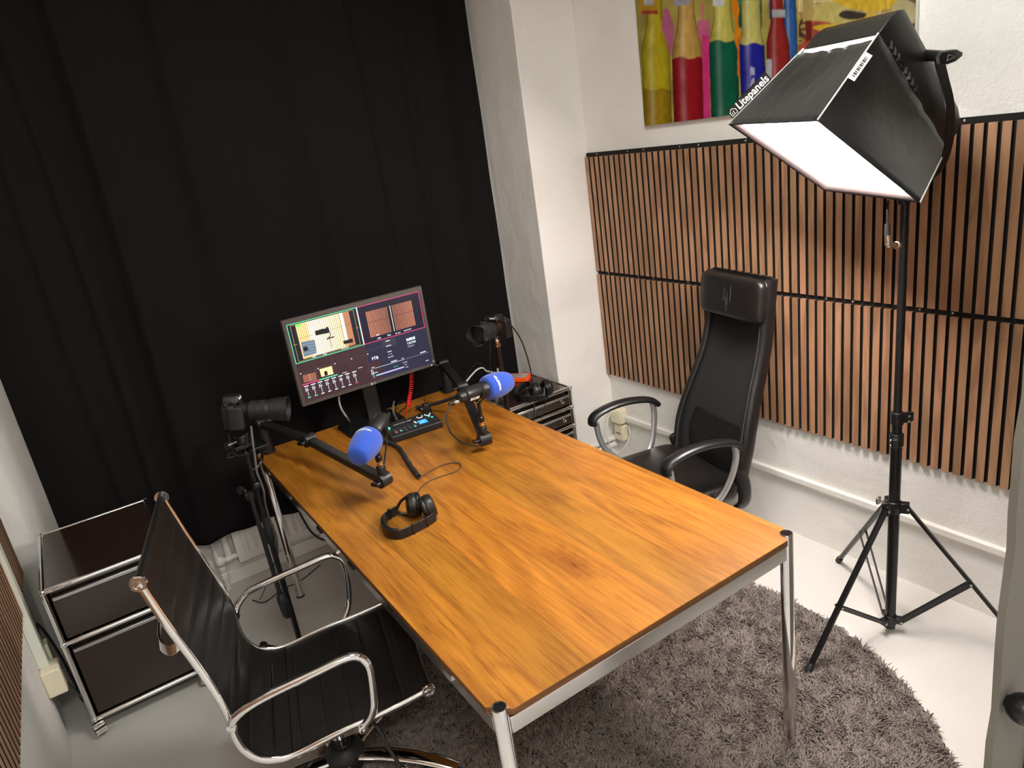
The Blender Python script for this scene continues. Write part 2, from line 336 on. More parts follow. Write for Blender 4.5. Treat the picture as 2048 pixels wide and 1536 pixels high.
# ---------------------------------------------------------------- picture print
def picture():
    r = root('wall_picture', 'large glossy print of paint filled glass bottles hung above the slats', 'picture', (XR-.01, .87, 1.83))
    y0, y1, z0, z1 = .257, 1.487, 1.832, 2.62; x = XR-.022
    bm = NB(); bx(bm, x+.0015, XR-.004, y0, y1, z0, z1); fin('mounting_board', bm, WHITE, r, True)
    nx_, nz_ = 640, 330
    ys = np.linspace(y1, y0, nx_); zs = np.linspace(z1, z0, nz_)
    # authoring coordinates: crop of the print, 2048 wide
    Rm = np.array(cam_rot()); Cc = np.array(CP)
    Y, Z = np.meshgrid(ys, zs); P3 = np.stack([np.full_like(Y, x), Y, Z], -1)-Cc
    q = P3 @ Rm; U = (1024+CF*q[..., 0]/-q[..., 2]-1260)*3.413; Vv = (768-CF*q[..., 1]/-q[..., 2])*3.413
    rng = np.random.RandomState(3)
    def noise(fx, fy, seed):
        rs = np.random.RandomState(seed); g = rs.rand(64, 64); a = (U/fx) % 63; b_ = ((Vv+3000)/fy) % 63
        i, j = a.astype(int), b_.astype(int); fa, fb = a-i, b_-j; fa = fa*fa*(3-2*fa); fb = fb*fb*(3-2*fb)
        return (g[j, i]*(1-fa)+g[j, i+1]*fa)*(1-fb)+(g[j+1, i]*(1-fa)+g[j+1, i+1]*fa)*fb
    col = np.zeros(U.shape+(3,)); base = np.array([.62, .50, .12])
    n1, n2, n3 = noise(60, 90, 1), noise(18, 40, 2), noise(160, 120, 4)
    col[:] = base*.6*(.5+.6*n1[..., None])
    def put(mask, c, soft=1):
        nonlocal col
        c = np.array(c); v = (.80+.25*n2+.15*n1)[..., None]*c*.62
        col[:] = np.where(mask[..., None], v, col)
    # right half: straw and dark forms
    right = U > 1150
    a = noise(220, 70, 7)+.35*noise(50, 16, 8)
    cc = np.where((a > .78)[..., None], np.array([.62, .50, .26]), np.where((a > .5)[..., None], np.array([.38, .24, .07]), np.array([.07, .035, .02])))
    cc = np.where(((a > .62) & (n3 > .55))[..., None], np.array([.62, .40, .03]), cc)
    cc = np.where(((n3 < .34) & (Vv > 60))[..., None], np.array([.36, .07, .04]), cc)
    cc = cc*.75
    col[:] = np.where(right[..., None], cc*(.75+.5*n2[..., None]), col)
    yellow = (((U-1390)/170)**2+((Vv-95)/75+.25*np.sin(U*.02))**2) < 1
    put(yellow, (.62, .50, .16)); put((((U-1400)/150)**2+((Vv-190)/26)**2) < 1, (.74, .50, .03))
    put((((U-1520)/95)**2+((Vv-100)/34)**2) < 1, (.05, .035, .03)); put((U > 1465) & (U < 1900) & (Vv > 165-(U-1500)*.10), (.34, .085, .045)); put((((U-1870)/90)**2+((Vv-90)/95)**2) < 1, (.55, .46, .24))
    put((np.abs(Vv-78-14*np.sin(U*.012)) < 4) & (U > 1400), (.62, .45, .22))
    def bottle(u0, u1, top, shoulder, neckw, c, liquid=None, lc=None, bot=900):
        Vv_ = Vv; m = (u0+u1)/2+(Vv-500)*0.03; w = (u1-u0)/2
        t = np.clip((Vv-top)/(shoulder-top), 0, 1); t = t*t*(3-2*t); hw = neckw+(w-neckw)*t
        mk_ = (np.abs(U-m) < hw) & (Vv > top-200) & (Vv < bot); put(mk_, c)
        if liquid is not None: put(mk_ & (Vv > liquid+8*np.sin(U*.05)), lc)
        cy = 1-.55*np.clip(np.abs(U-m)/(hw+1e-3), 0, 1)**2.2; gl = .18*np.exp(-((U-m+hw*.35)/(hw*.16+2))**2)*(.4+.6*n1)
        col[:] = np.where(mk_[..., None], col*cy[..., None]*1.12+gl[..., None]*.7, col)
        hl = mk_ & (Vv < -999) & (np.abs(U-m+hw*.35) < 6+5*n1) & (Vv > top) & (Vv < shoulder+260) & (n2 > .25)
        col[:] = np.where(hl[..., None], col*.6+.34, col)
        ed = mk_ & (np.abs(U-m) > hw-5); col[:] = np.where(ed[..., None], col*.55, col)
    bottle(85, 275, 90, 380, 52, (.62, .50, .02), 610, (.42, .27, .01))
    put((U > 62) & (U < 190) & (Vv < 78), (.62, .36, .03)); put((U > 95) & (U < 160) & (Vv < 35), (.6, .6, .62)); put((np.abs(Vv-84) < 12) & (U > 80) & (U < 190), (.5, .06, .04))
    put((np.abs(U-255-(Vv-150)*.12) < 45-np.abs(Vv-190)*.22) & (Vv > 60) & (Vv < 400), (.62, .16, .30))
    bottle(290, 505, 60, 420, 55, (.66, .40, .10), 395, (.36, .012, .02))
    put((U > 300) & (U < 410) & (np.abs(Vv-15+(U-300)*.1) < 26), (.45, .43, .5))
    put((np.abs(U-495) < 9) & (Vv > 20) & (Vv < 160), (.75, .22, .25)); put((np.abs(U-503) < 46-np.abs(Vv-190)*.12) & (Vv > 140) & (Vv < 260), (.70, .16, .30))
    put((np.abs(U-518-(Vv-400)*.02) < 26-(Vv > 420)*2) & (Vv > 240), (.78, .05, .26))
    bottle(545, 740, 110, 330, 62, (.66, .58, .12), 280, (.008, .13, .07))
    put((U > 565) & (U < 640) & (Vv < 40), (.72, .72, .74))
    put((U > 735) & (U < 900) & (Vv < 190), (.008, .11, .07)); put((U > 735) & (U < 890) & (Vv < 36), (.02, .28, .17))
    put((np.abs(U-715-(Vv*.09)) < 18+8*np.sin(Vv*.03)) & (Vv < 330), (.80, .26, .01)); put((np.abs(U-742) < 9) & (Vv > 250) & (Vv < 520), (.68, .20, .03))
    put((U > 760) & (U < 895) & (np.abs(Vv-205+(U-760)*.12) < 22), (.42, .42, .46))
    bottle(752, 925, 200, 330, 66, (.62, .55, .16), 300, (.02, .022, .32))
    put((np.abs(U-835) < 10+16*n1) & (Vv > 440) & (Vv < 620) & (n2 > .55), (.5, .5, .75))
    bottle(1060, 1150, -60, 120, 40, (.03, .11, .33)); put((np.abs(U-985) < 36) & (Vv < 130), (.05, .13, .30))
    bottle(935, 1095, 115, 330, 44, (.30, .022, .02)); put((np.abs(U-1015) < 45) & (np.abs(Vv-92) < 26), (.45, .45, .45))
    put((U > 932) & (U < 968) & (Vv > 405), (.5, .5, .55))
    put((np.abs(U-1215) < 36) & (Vv < 150), (.50, .36, .12)); put((np.abs(U-1220) < 24-(Vv-150)*.05) & (Vv > 140) & (Vv < 280), (.16, .02, .015))
    for _ in range(2):
        c2 = col.copy(); c2[1:-1, 1:-1] = (col[1:-1, 1:-1]*2+col[:-2, 1:-1]+col[2:, 1:-1]+col[1:-1, :-2]+col[1:-1, 2:])/6; col = c2
    vals = np.clip(col, 0, 1).reshape(-1, 3)
    verts = np.stack([np.full(Y.size, x-(XR-.01)), (Y-.87).ravel(), (Z-1.83).ravel()], 1)
    f = [(j*nx_+i, (j+1)*nx_+i, (j+1)*nx_+i+1, j*nx_+i+1) for j in range(nz_-1) for i in range(nx_-1)]
    me = bpy.data.meshes.new('print'); me.from_pydata(verts.tolist(), [], f)
    ca = me.color_attributes.new('Col', 'FLOAT_COLOR', 'POINT'); ca.data.foreach_set('color', np.c_[vals, np.ones(len(vals))].astype(np.float32).ravel())
    m = bpy.data.materials.new('printed_photo'); nt, N, L, b = nodes(m); at_ = N.new('ShaderNodeAttribute'); at_.attribute_name = 'Col'
    L.new(at_.outputs['Color'], b.inputs['Base Color']); b.inputs['Roughness'].default_value = .22; me.materials.append(m)
    o = bpy.data.objects.new('print', me); COL.objects.link(o); o.parent = r
picture()
# ---------------------------------------------------------------- curtain
def curtain():
    yc = 2.262; xl = at(60, 900, 'y', yc).x-.005; xr = at(985, 400, 'y', yc).x+.01
    nx_, nz_ = 420, 90; rs = np.random.RandomState(5)
    fold = [at(u, v, 'y', yc).x for u, v in ((160, 560), (300, 700), (520, 850), (70, 480), (470, 200), (640, 380), (740, 300), (830, 300), (900, 300), (990, 500))]
    verts, faces = [], []
    ph = rs.rand(6)*6
    for j in range(nz_):
        z = CZ-.04-(CZ-.04)*j/(nz_-1); t = j/(nz_-1)
        for i in range(nx_):
            x = xl+(xr-xl)*i/(nx_-1); d = 0
            d += .013*math.sin(x*13+ph[0]+.9*math.sin(x*4)+.25*t)+.0035*math.sin(x*29+ph[1]+t*.9)
            for k, fx in enumerate(fold):
                w = .02+.01*(k % 3); q = (x-fx-.02*math.sin(t*3+k))/w
                d -= (.016+.006*(k % 2))*math.exp(-q*q)*(.7+.3*math.sin(t*2.5+k))
            d += .002*math.sin(z*9+x*4)
            verts.append((x, yc+d, z))
    # hem height runs slightly uneven
    zb = lambda x: .302-.055*(x+.32)*.6+.006*math.sin(x*30)
    out = []
    for j in range(nz_):
        for i in range(nx_):
            x, y, z = verts[j*nx_+i]; b0 = zb(x) if x > -.33 else zb(-.33); s = j/(nz_-1)
            out.append((x, y, CZ-.045+(b0-(CZ-.045))*s))
    for j in range(nz_-1):
        for i in range(nx_-1): faces.append((j*nx_+i, (j+1)*nx_+i, (j+1)*nx_+i+1, j*nx_+i+1))
    me = bpy.data.meshes.new('curtain'); me.from_pydata(out, [], faces)
    for p_ in me.polygons: p_.use_smooth = True
    me.materials.append(pm('black_curtain', (.0040, .0026, .0029), .85, 0, .25, 260, spec=.22, vscale=3, var=.25, stretch=(1, 1, .3)))
    o = bpy.data.objects.new('curtain', me); COL.objects.link(o)
    md = o.modifiers.new('s', 'SOLIDIFY'); md.thickness = .003
    tag(o, 'floor length black curtain hanging across the back wall behind the monitor', 'curtain')
    bm = NB(); cyl(bm, (xl-.05, yc, CZ-.02), (xr+.02, yc, CZ-.02), .012); tag(fin('curtain_rail', bm, WHITE), 'white curtain rail at the ceiling above the black curtain', 'curtain rail')
curtain()
# ---------------------------------------------------------------- radiator
rad = root('radiator', 'white ribbed radiator showing under the black curtain behind the table', 'radiator', (.5, 2.29, .12))
bm = NB(); x0, x1 = -.155, 1.25
pts = []; n = 34
for i in range(n*8+1):
    t = i/(n*8); pts.append((x0+.03+(x1-x0-.06)*t, 2.292+.007*math.cos(t*n*2*PI)))
rings(bm, [[(x, y, z) for x, y in pts]+[(x, 2.33, z) for x, y in reversed(pts)] for z in (.155, .60)])
bx(bm, x0, x0+.03, 2.288, 2.335, .12, .62); bx(bm, x1-.03, x1, 2.288, 2.335, .12, .62); bx(bm, x0, x1, 2.29, 2.335, .12, .157); bx(bm, x0, x1, 2.29, 2.335, .60, .62)
fin('radiator_panel', bm, TRIMW, rad, True, ang=60)
bm = NB()
xv = -.235; cyl(bm, (xv, 2.31, .0), (xv, 2.31, .13), .011); lathe(bm, [(.014, 0), (.02, .004), (.02, .028), (.014, .034), (.017, .04), (.017, .06), (.012, .064)], (xv, 2.31, .06)); sph(bm, (xv, 2.31, .155), (.024, .024, .026))
cyl(bm, (xv, 2.31, .155), (x0, 2.31, .155), .013); lathe(bm, [(.019, 0), (.019, .02)], (xv+.03, 2.31, .155), (1, 0, 0), 6)
fin('valve', bm, TRIMW, rad, True)
bm = NB(); cyl(bm, (xv-.01, 2.325, .16), (xv-.01, 2.325, .75), .009); cyl(bm, (x0-.035, 2.325, .13), (x0-.035, 2.325, .7), .016)
fin('pipe', bm, TRIMW, rad, True)
bm = NB(); bx(bm, XL-.02, XC, YB-.018, YB+.001, 0, .07); struct(fin('baseboard_back', bm, TRIMW, bev=.004))
# ---------------------------------------------------------------- left wall trunking and outlet box
bm = NB(); bx(bm, XL, XL+.035, 1.700, 1.755, .33, CZ); struct(fin('trim_2', bm, pm('pale_trunking', (.70, .72, .62), .45), bev=.003))
r = root('wall_outlet', 'cream outlet box at the end of the trunking beside the left cabinet', 'outlet', (XL+.02, 1.72, .27))
bm = NB(); bx(bm, XL, XL+.062, 1.66, 1.745, .225, .33); fin('outlet_box', bm, CREAM, r, True, bev=.006)
bm = NB(); bx(bm, XL, XL+.045, 1.75, 1.80, .27, .39); fin('outlet_cover', bm, pm('pale_green_plastic', (.72, .72, .5), .45), r, True, bev=.004)
bm = NB(); bx(bm, XL+.0621, XL+.0625, 1.71, 1.735, .285, .315); fin('rating_mark', bm, GREY, r, True)
r = root('plug_adapter', 'small white plug adapter on the floor behind the left cabinet wheel', 'plug', (-.82, 1.92, .0))
bm = NB(); bx(bm, -.845, -.79, 1.90, 1.94, .0, .035); fin('adapter_body', bm, WHITE, r, True, bev=.006)
bm = NB(); tube(bm, sm([(-.845, 1.92, .02), (-.88, 1.88, .03), (-.905, 1.80, .20), (-.90, 1.75, .25)]), .004); fin('adapter_cord', bm, GREY, r, True)
bm = NB(); tube(bm, sm([(-.93, 1.80, .36), (-.915, 1.79, .46), (-.90, 1.86, .30), (-.895, 1.90, .12), (-.88, 1.86, .03), (-.80, 1.9, .008)]), .0045)
tag(fin('power_cable', bm, RUB), 'black power cable hanging between the left wall outlet and the brown cabinet', 'cable')
# right corner outlets
r = root('wall_outlet', 'cream double outlet boxes in the corner behind the mesh chair armrest', 'outlet', (XR-.03, 1.86, .28))
bm = NB(); bx(bm, XR-.055, XR, 1.83, 1.915, .255, .345); fin('upper_box', bm, CREAM, r, True, bev=.008)
bm = NB(); bx(bm, XR-.062, XR-.054, 1.842, 1.902, .265, .335); fin('upper_cover', bm, CREAM, r, True, bev=.004)
bm = NB(); bx(bm, XR-.045, XR, 1.83, 1.905, .15, .245); fin('lower_box', bm, CREAM, r, True, bev=.008)
bm = NB(); bx(bm, XR-.047, XR-.044, 1.855, 1.885, .19, .20); fin('lower_slot', bm, GREY, r, True)
bm = NB(); tube(bm, sm([(XR-.06, 1.89, .33), (XR-.09, 1.9, .28), (XR-.10, 1.9, .18), (XR-.075, 1.89, .09), (XR-.05, 1.84, .10), (XR-.02, 1.80, .19), (XR-.01, 1.82, .24)]), .0035)
tag(fin('white_cable', bm, WHITE), 'thin white cable looping below the corner outlets on the right wall', 'cable')
# door handle on the shaded wall at the right edge
dh = at(2050, 1465, 'y', WF)
r = root('door_handle', 'black door handle with round knob on the shaded wall at the right edge', 'handle', tuple(dh))
bm = NB()
k = at(2046, 1418, 'y', WF-.03); cyl(bm, (k.x, WF-.001, k.z), (k.x, WF-.02, k.z), .012); sph(bm, (k.x, WF-.03, k.z), .030)
fin('knob', bm, BLKM, r, True)
bm = NB(); k2 = at(2056, 1490, 'y', WF)
prism(bm, rrect(.05, .17, .02), WF-.012, WF-.0005, lambda p_, q_, h: V((k2.x+.012+p_, h, k2.z-.012+q_)))
fin('handle_plate', bm, BLKM, r, True, bev=.002)
# ================================================================== RUG
RC, RR = (.545, .367), .985
rug = root('round_rug', 'round dark grey shaggy rug under the wooden table', 'rug', (RC[0], RC[1], 0))
bm = NB(); lathe(bm, [(RR-.01, .001), (RR, .004), (RR-.005, .012)], (RC[0], RC[1], 0), (0, 0, 1), 96); fin('rug_backing', bm, pm('rug_back', (.06, .05, .045), .95), rug, True)
def pile():
    rs = np.random.RandomState(11); n = 150000
    rad_ = np.sqrt(rs.rand(n))*RR*.998; th = rs.rand(n)*2*PI
    base = np.stack([rad_*np.cos(th), rad_*np.sin(th), np.full(n, .010)], 1)
    # lean direction varies in clumps
    g = rs.rand(64, 64)*2*PI; gx = ((base[:, 0]+1)/2*62).astype(int); gy = ((base[:, 1]+1)/2*62).astype(int)
    lean = g[gy, gx]+rs.randn(n)*.7; amt = .008+.014*rs.rand(n); hh = .012+.011*rs.rand(n)
    g2 = rs.rand(14, 14); hx = ((base[:, 0]+1)/2*12.9).astype(int); hy = ((base[:, 1]+1)/2*12.9).astype(int); hh *= .8+.35*g2[hy, hx]
    d = np.stack([np.cos(lean), np.sin(lean), np.zeros(n)], 1)
    lv = []
    for t, w in ((0, 1), (.45, 1.05), (.8, .9), (1, .35)):
        c = base+d*(amt*t*t)[:, None]; c[:, 2] += hh*(t-.25*t*t*(amt/.026)); a0 = rs.rand(n)*0+lean
        for k_ in range(3):
            a = a0+k_*2*PI/3; o_ = np.stack([np.cos(a), np.sin(a), np.zeros(n)], 1)*(.0021*w); lv.append(c+o_)
    Vt = np.stack(lv, 1).reshape(-1, 3); o = (np.arange(n)*12)[:, None, None]; q = []
    for l in range(3):
        for k_ in range(3):
            a, b_ = l*3+k_, l*3+(k_+1) % 3; q.append([a, b_, b_+3, a+3])
    Q = (o+np.array(q)[None]).reshape(-1, 4)
    me = bpy.data.meshes.new('pile'); me.vertices.add(len(Vt)); me.vertices.foreach_set('co', Vt.astype(np.float32).ravel())
    me.loops.add(Q.size); me.loops.foreach_set('vertex_index', Q.ravel().astype(np.int32)); me.polygons.add(len(Q))
    me.polygons.foreach_set('loop_start', np.arange(0, Q.size, 4, dtype=np.int32)); me.polygons.foreach_set('loop_total', np.full(len(Q), 4, dtype=np.int32))
    me.update(); me.validate()
    me.polygons.foreach_set('use_smooth', np.ones(len(Q), dtype=bool))
    me.materials.append(pm('rug_pile', (.36, .285, .25), .85, var=.35, vscale=55, sheen=.2))
    ob = bpy.data.objects.new('pile', me); COL.objects.link(ob); ob.parent = rug; ob['kind'] = 'stuff'
pile()
# ================================================================== TABLE
tb = root('table', 'long orange oak table with chrome tube legs in the middle of the room', 'table', (.5, 1, 0))
TW, TL, TZ = .9965, 2.0, .74; lc = .022; lr = .018
ch = .052
poly = [(ch, 0), (TW-ch, 0), (TW-ch*.5, .012), (TW-.012, ch*.5), (TW, ch), (TW, TL-ch), (TW-.012, TL-ch*.5), (TW-ch*.5, TL-.012), (TW-ch, TL), (ch, TL), (ch*.5, TL-.012), (.012, TL-ch*.5), (0, TL-ch), (0, ch), (.012, ch*.5), (ch*.5, .012)]
ch = .045
poly = [(ch, 0), (TW-ch, 0), (TW-.030, .018), (TW-.018, .030), (TW, ch), (TW, TL-ch), (TW-.018, TL-.030), (TW-.030, TL-.018), (TW-ch, TL), (ch, TL), (.030, TL-.018), (.018, TL-.030), (0, TL-ch), (0, ch), (.018, .030), (.030, .018)]
bm = NB(); prism(bm, poly, TZ-.019, TZ, lambda p_, q_, h: V((p_, q_, h))); bm.normal_update()
for f in bm.faces:
    if abs(f.normal.z) < .5: f.material_index = 1
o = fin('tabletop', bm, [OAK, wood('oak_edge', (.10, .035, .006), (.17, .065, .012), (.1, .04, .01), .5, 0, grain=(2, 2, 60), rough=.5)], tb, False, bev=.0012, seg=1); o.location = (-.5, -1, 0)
for (x, y) in ((lc, lc), (TW-lc, lc), (lc, TL-lc), (TW-lc, TL-lc)):
    bm = NB(); lathe(bm, [(lr, .008), (lr, .7425), (lr-.001, .744), (lr-.0035, .744), (lr-.0035, .742)], (x, y, 0), n=28)
    lg = fin('leg', bm, CHROME, tb, True)
    bm = NB(); lathe(bm, [(lr-.0036, .7395), (lr-.0036, .7428), (.001, .7430)], (x, y, 0), n=24); fin('leg_cap', bm, BLKG, lg, True)
    bm = NB(); lathe(bm, [(lr+.001, 0), (lr+.001, .009)], (x, y, 0), n=24); fin('foot', bm, RUB, lg, True)
FR = pm('frame_steel', (.70, .68, .66), .2, .95)
for (a, b_, c_, d_) in ((lc+.016, TW-lc-.016, .009, .031), (lc+.016, TW-lc-.016, TL-.031, TL-.009)):
    bm = NB(); bx(bm, a, b_, c_, d_, .668, .712); fin('frame_rail', bm, FR, tb, True, bev=.002)
for (c_, d_) in ((.009, .031), (TW-.031, TW-.009)):
    bm = NB(); bx(bm, c_, d_, lc+.016, TL-lc-.016, .668, .712); fin('frame_rail', bm, FR, tb, True, bev=.002)
for y in (.22, .55, .85, 1.15, 1.5, 1.8):
    for x in (.004, TW-.004):
        bm = NB(); bx(bm, x-.008, x+.008, y-.02, y+.02, .708, .7215); fin('top_bracket', bm, RUB if int(y*20) % 2 else STEEL, tb, True)
# ================================================================== BROWN STEEL CABINETS
def cabinet(name, label, x0, x1, y0, y1, z0, z1, levels, bars, knobs):
    r = root(name, label, 'cabinet', ((x0+x1)/2, (y0+y1)/2, 0)); tr = .0095
    zl = [z0]+levels+[z1]
    # tube frame: posts, rails and ball joints
    for i, (x, y) in enumerate(((x0, y0), (x1, y0), (x0, y1), (x1, y1))):
        bm = NB(); cyl(bm, (x, y, z0), (x, y, z1), tr, n=14)
        for z in zl: sph(bm, (x, y, z), .0125, 14)
        fin('post', bm, CHROME, r, True)
        bm = NB(); cyl(bm, (x, y, z0-.012), (x, y, z0), .007); p_ = None
        a = (-1.25, -1.9, 1.0, -.4)[i]; M = Matrix.Translation((x, y, 0)) @ Matrix.Rotation(a, 4, 'Z')
        for s in (-1, 1): lathe(bm, [(.002, 0), (.021, .001), (.0225, .004), (.021, .009), (.002, .010)], M @ V((.012, s*.006, .0235)), M.to_3x3() @ V((0, s, 0)), 20)
        w = fin('castor', bm, RUB, r, True)
        bm = NB()
        pr = [(.012+.026*math.cos(t), .0235+.026*math.sin(t)) for t in np.linspace(-.35, 2.6, 12)]+[(.012+.0235*math.cos(t), .0235+.0235*math.sin(t)) for t in np.linspace(2.6, -.35, 12)]
        prism(bm, pr, -.019, .019, lambda p2, q2, h: M @ V((p2, h, q2))); fin('castor_hood', bm, CHROME, w, True)
    for z in zl:
        bm = NB(); cyl(bm, (x0, y0, z), (x1, y0, z), tr, n=14); fin('frame_rail', bm, CHROME, r, True)
    for z in (z0, z1):
        for p_, q_ in (((x0, y1, z), (x1, y1, z)), ((x0, y0, z), (x0, y1, z)), ((x1, y0, z), (x1, y1, z))):
            bm = NB(); cyl(bm, p_, q_, tr, n=12); fin('frame_rail', bm, CHROME, r, True)
    bm = NB(); bx(bm, x0+.003, x1-.003, y0+.006, y1-.003, z1-.012, z1+.004); fin('top_panel', bm, USM, r, True, bev=.003)
    bm = NB(); bx(bm, x0+.004, x0+.006, y0+.012, y1-.01, z0+.01, z1-.01); bx(bm, x1-.006, x1-.004, y0+.012, y1-.01, z0+.01, z1-.01); bx(bm, x0+.01, x1-.01, y1-.008, y1-.004, z0+.01, z1-.01); bx(bm, x0+.005, x1-.005, y0+.005, y1-.005, z0, z0+.004)
    fin('side_panel', bm, USM, r, True)
    for i in range(len(zl)-1):
        a, b_ = zl[i]+.013, zl[i+1]-.012; hb = bars
        bm = NB(); bx(bm, x0+.016, x1-.014, y0+.006, y0+.018, a, b_-.022)
        if i >= 0:
            M = None
        bx(bm, x0+.014, x1-.013, y0+.022, y0+.026, b_-.024, b_)
        d = fin('drawer', bm, USM, r, True, bev=.002)
        bm = NB(); bx(bm, x0+.020, x1-.016, y0-.004, y0+.010, b_-.034, b_-.020); fin('drawer_pull', bm, STEEL, d, True, bev=.002)
        if knobs:
            bm = NB(); lathe(bm, [(.0095, 0), (.0095, .003), (.007, .004), (.006, .012), (.001, .013)], (x1-.055, y0+.006, (a+b_)/2-.012), (0, -1, 0), 16); fin('drawer_lock', bm, CHROME, d, True)
    return r
c1_ = cabinet('drawer_cabinet', 'brown lacquered two drawer cabinet on castors in the left corner beside the curtain', -.851, -.452, 1.675, 2.205, .062, .620, [.400], 1, False)
c2_ = cabinet('drawer_cabinet', 'brown lacquered drawer cabinet with chrome balls beside the white pier, headphones on top', 1.175, 1.566, 1.80, 2.205, .072, .597, [.177, .282, .387, .492], 1, True)
text('maker_mark', 'USM HALLER', .011, Matrix.Translation((-.79, 1.6652, .623)) @ Matrix.Rotation(math.radians(60), 4, 'X'), BLKM, c1_)
# ================================================================== RIBBED CHAIR
def ribbed_chair():
    W_, AW = .50, .56
    r = root('office_chair', 'black ribbed leather office chair with chrome arms at the near left of the table', 'chair', (-.168, .835, 0), -.243)
    Pr = [(-.324, 1.012), (-.299, .89), (-.262, .735), (-.24, .626), (-.232, .557), (-.234, .50), (-.222, .445), (-.192, .402), (-.147, .381), (-.094, .378), (-.02, .390), (.05, .400), (.11, .404), (.194, .414), (.281, .430)]
    P3 = lambda s, f, z: V((f, s, z))
    for s in (-1, 1):
        pts = sm([P3(s*W_/2, f, z) for f, z in Pr], 6)
        bm = NB(); sweep(bm, pts, [(a*.55, b_*.95) for a, b_ in [(.011*math.cos(t), .0105*math.sin(t)) for t in np.linspace(0, 2*PI, 13)[:-1]]], V((0, 1, 0)))
        sr = fin('side_rail', bm, CHROME, r)
        for f, z in (Pr[0], Pr[-1]):
            bm = NB(); lathe(bm, [(.0205, 0), (.0205, .006), (.018, .009), (.013, .009), (.012, .0065), (.006, .0065), (.005, .010), (.001, .0105)], P3(s*(W_/2-.002), f, z), (0, s, 0), 24); fin('bolt_cap', bm, CHROME, sr)
        Ar = [(-.228, .552), (-.214, .574), (-.18, .599), (-.13, .612), (-.06, .624), (.02, .636), (.08, .645), (.112, .640), (.131, .620), (.139, .59), (.136, .54), (.130, .49), (.124, .462), (.112, .430), (.084, .393)]
        ap = []
        for i, (f, z) in enumerate(Ar):
            off = AW/2
            if i == 0: off = W_/2+.014
            if i == 1: off = W_/2+.022
            if i == len(Ar)-1: off = W_/2+.006
            if i == len(Ar)-2: off = W_/2+.02
            ap.append(P3(s*off, f, z))
        bm = NB(); tube(bm, sm(ap, 5), [.0115]*999, 14); ar = fin('armrest', bm, CHROME, r)
        bm = NB(); lathe(bm, [(.014, -.02), (.014, .012), (.010, .014), (.005, .014), (.005, .016), (.001, .017)], P3(s*(W_/2+.006), .084, .391), (0, s, 0), 18); fin('arm_mount', bm, CHROME, ar); bm = NB()
        lathe(bm, [(.014, -.016), (.014, .01), (.010, .013), (.005, .013), (.005, .015), (.001, .016)], P3(s*(W_/2+.012), -.229, .548), (0, s, 0), 18)
        fin('arm_mount', bm, CHROME, ar)
    # sling with horizontal ribs; thickness bulges between the seams
    path = sm([P3(0, f, z) for f, z in Pr], 22); L_ = [0]
    for a, b_ in zip(path, path[1:]): L_.append(L_[-1]+(b_-a).length)
    tot = L_[-1]; nr = 15; m_ = 420; bm = NB(); top, bot = [], []
    ny = 16
    def samp(s):
        s = min(max(s, 0), tot)
        for i in range(len(L_)-1):
            if L_[i+1] >= s:
                t = (s-L_[i])/(L_[i+1]-L_[i]+1e-9); return path[i].lerp(path[i+1], t), (path[i+1]-path[i]).normalized()
        return path[-1], (path[-1]-path[-2]).normalized()
    for i in range(m_+1):
        s = tot*i/m_; p_, t = samp(s); nrm = V((0, 1, 0)).cross(t).normalized()
        if nrm.z < 0 and nrm.x < 0: nrm = -nrm
        ph = (s/tot*nr) % 1; bul = .0085*(abs(math.sin(PI*ph))**.34)
        if s < .05: bul = .010
        if s > tot-.05: bul = .010
        A_, B_ = [], []
        for j in range(ny+1):
            y = (j/ny-.5)*(W_-.012); e = 1-abs(2*j/ny-1)**8
            sag = -.006*(1-(2*j/ny-1)**2)
            base = p_+V((0, y, 0))+nrm*sag
            A_.append(bm.verts.new(base+nrm*(.005+bul*e))); B_.append(bm.verts.new(base-nrm*(.003+bul*.6*e)))
        top.append(A_); bot.append(B_)
    for i in range(m_):
        for j in range(ny):
            bm.faces.new((top[i][j], top[i][j+1], top[i+1][j+1], top[i+1][j])); bm.faces.new((bot[i][j+1], bot[i][j], bot[i+1][j], bot[i+1][j+1]))
        bm.faces.new((top[i][0], top[i+1][0], bot[i+1][0], bot[i][0])); bm.faces.new((top[i+1][ny], top[i][ny], bot[i][ny], bot[i+1][ny]))
    bm.faces.new(top[0][::-1]+bot[0]); bm.faces.new(top[m_]+bot[m_][::-1])
    fin('sling_seat', bm, LEA, r, ang=75)
    for f, z in (Pr[0], Pr[-1]): bm = NB(); cyl(bm, P3(-W_/2+.004, f, z), P3(W_/2-.004, f, z), .0120, n=18); fin('end_roll', bm, LEA, r)
    # stretcher handle behind the back
    bm = NB(); hp = sm([(-.282, -.238, .815), (-.315, -.225, .795), (-.352, -.15, .785), (-.362, 0, .783), (-.352, .15, .785), (-.315, .225, .795), (-.282, .238, .815)], 6)
    sweep(bm, hp, [(-.015, -.003), (.015, -.003), (.015, .003), (-.015, .003)], V((.2, 0, 1)).normalized()); fin('back_handle', bm, CHROME, r, bev=.001)
    bm = NB()
    for s in (-1, 1): bx(bm, .03, .07, s*.24-.006, s*.24+.006, .372, .396)
    cyl(bm, (.084, -.27, .391), (.084, .27, .391), .009); cyl(bm, (-.10, -.245, .368), (-.10, .245, .368), .009)
    fin('cross_bar', bm, CHROME, r)
    bm = NB(); bx(bm, -.13, .11, -.06, .06, .318, .362); bx(bm, -.16, .13, -.03, .03, .345, .372); lathe(bm, [(.028, 0), (.028, .05), (.02, .055)], (.13, -.09, .34), (1, -.15, 0), 18)
    fin('tilt_mechanism', bm, BLKM, r, bev=.006)
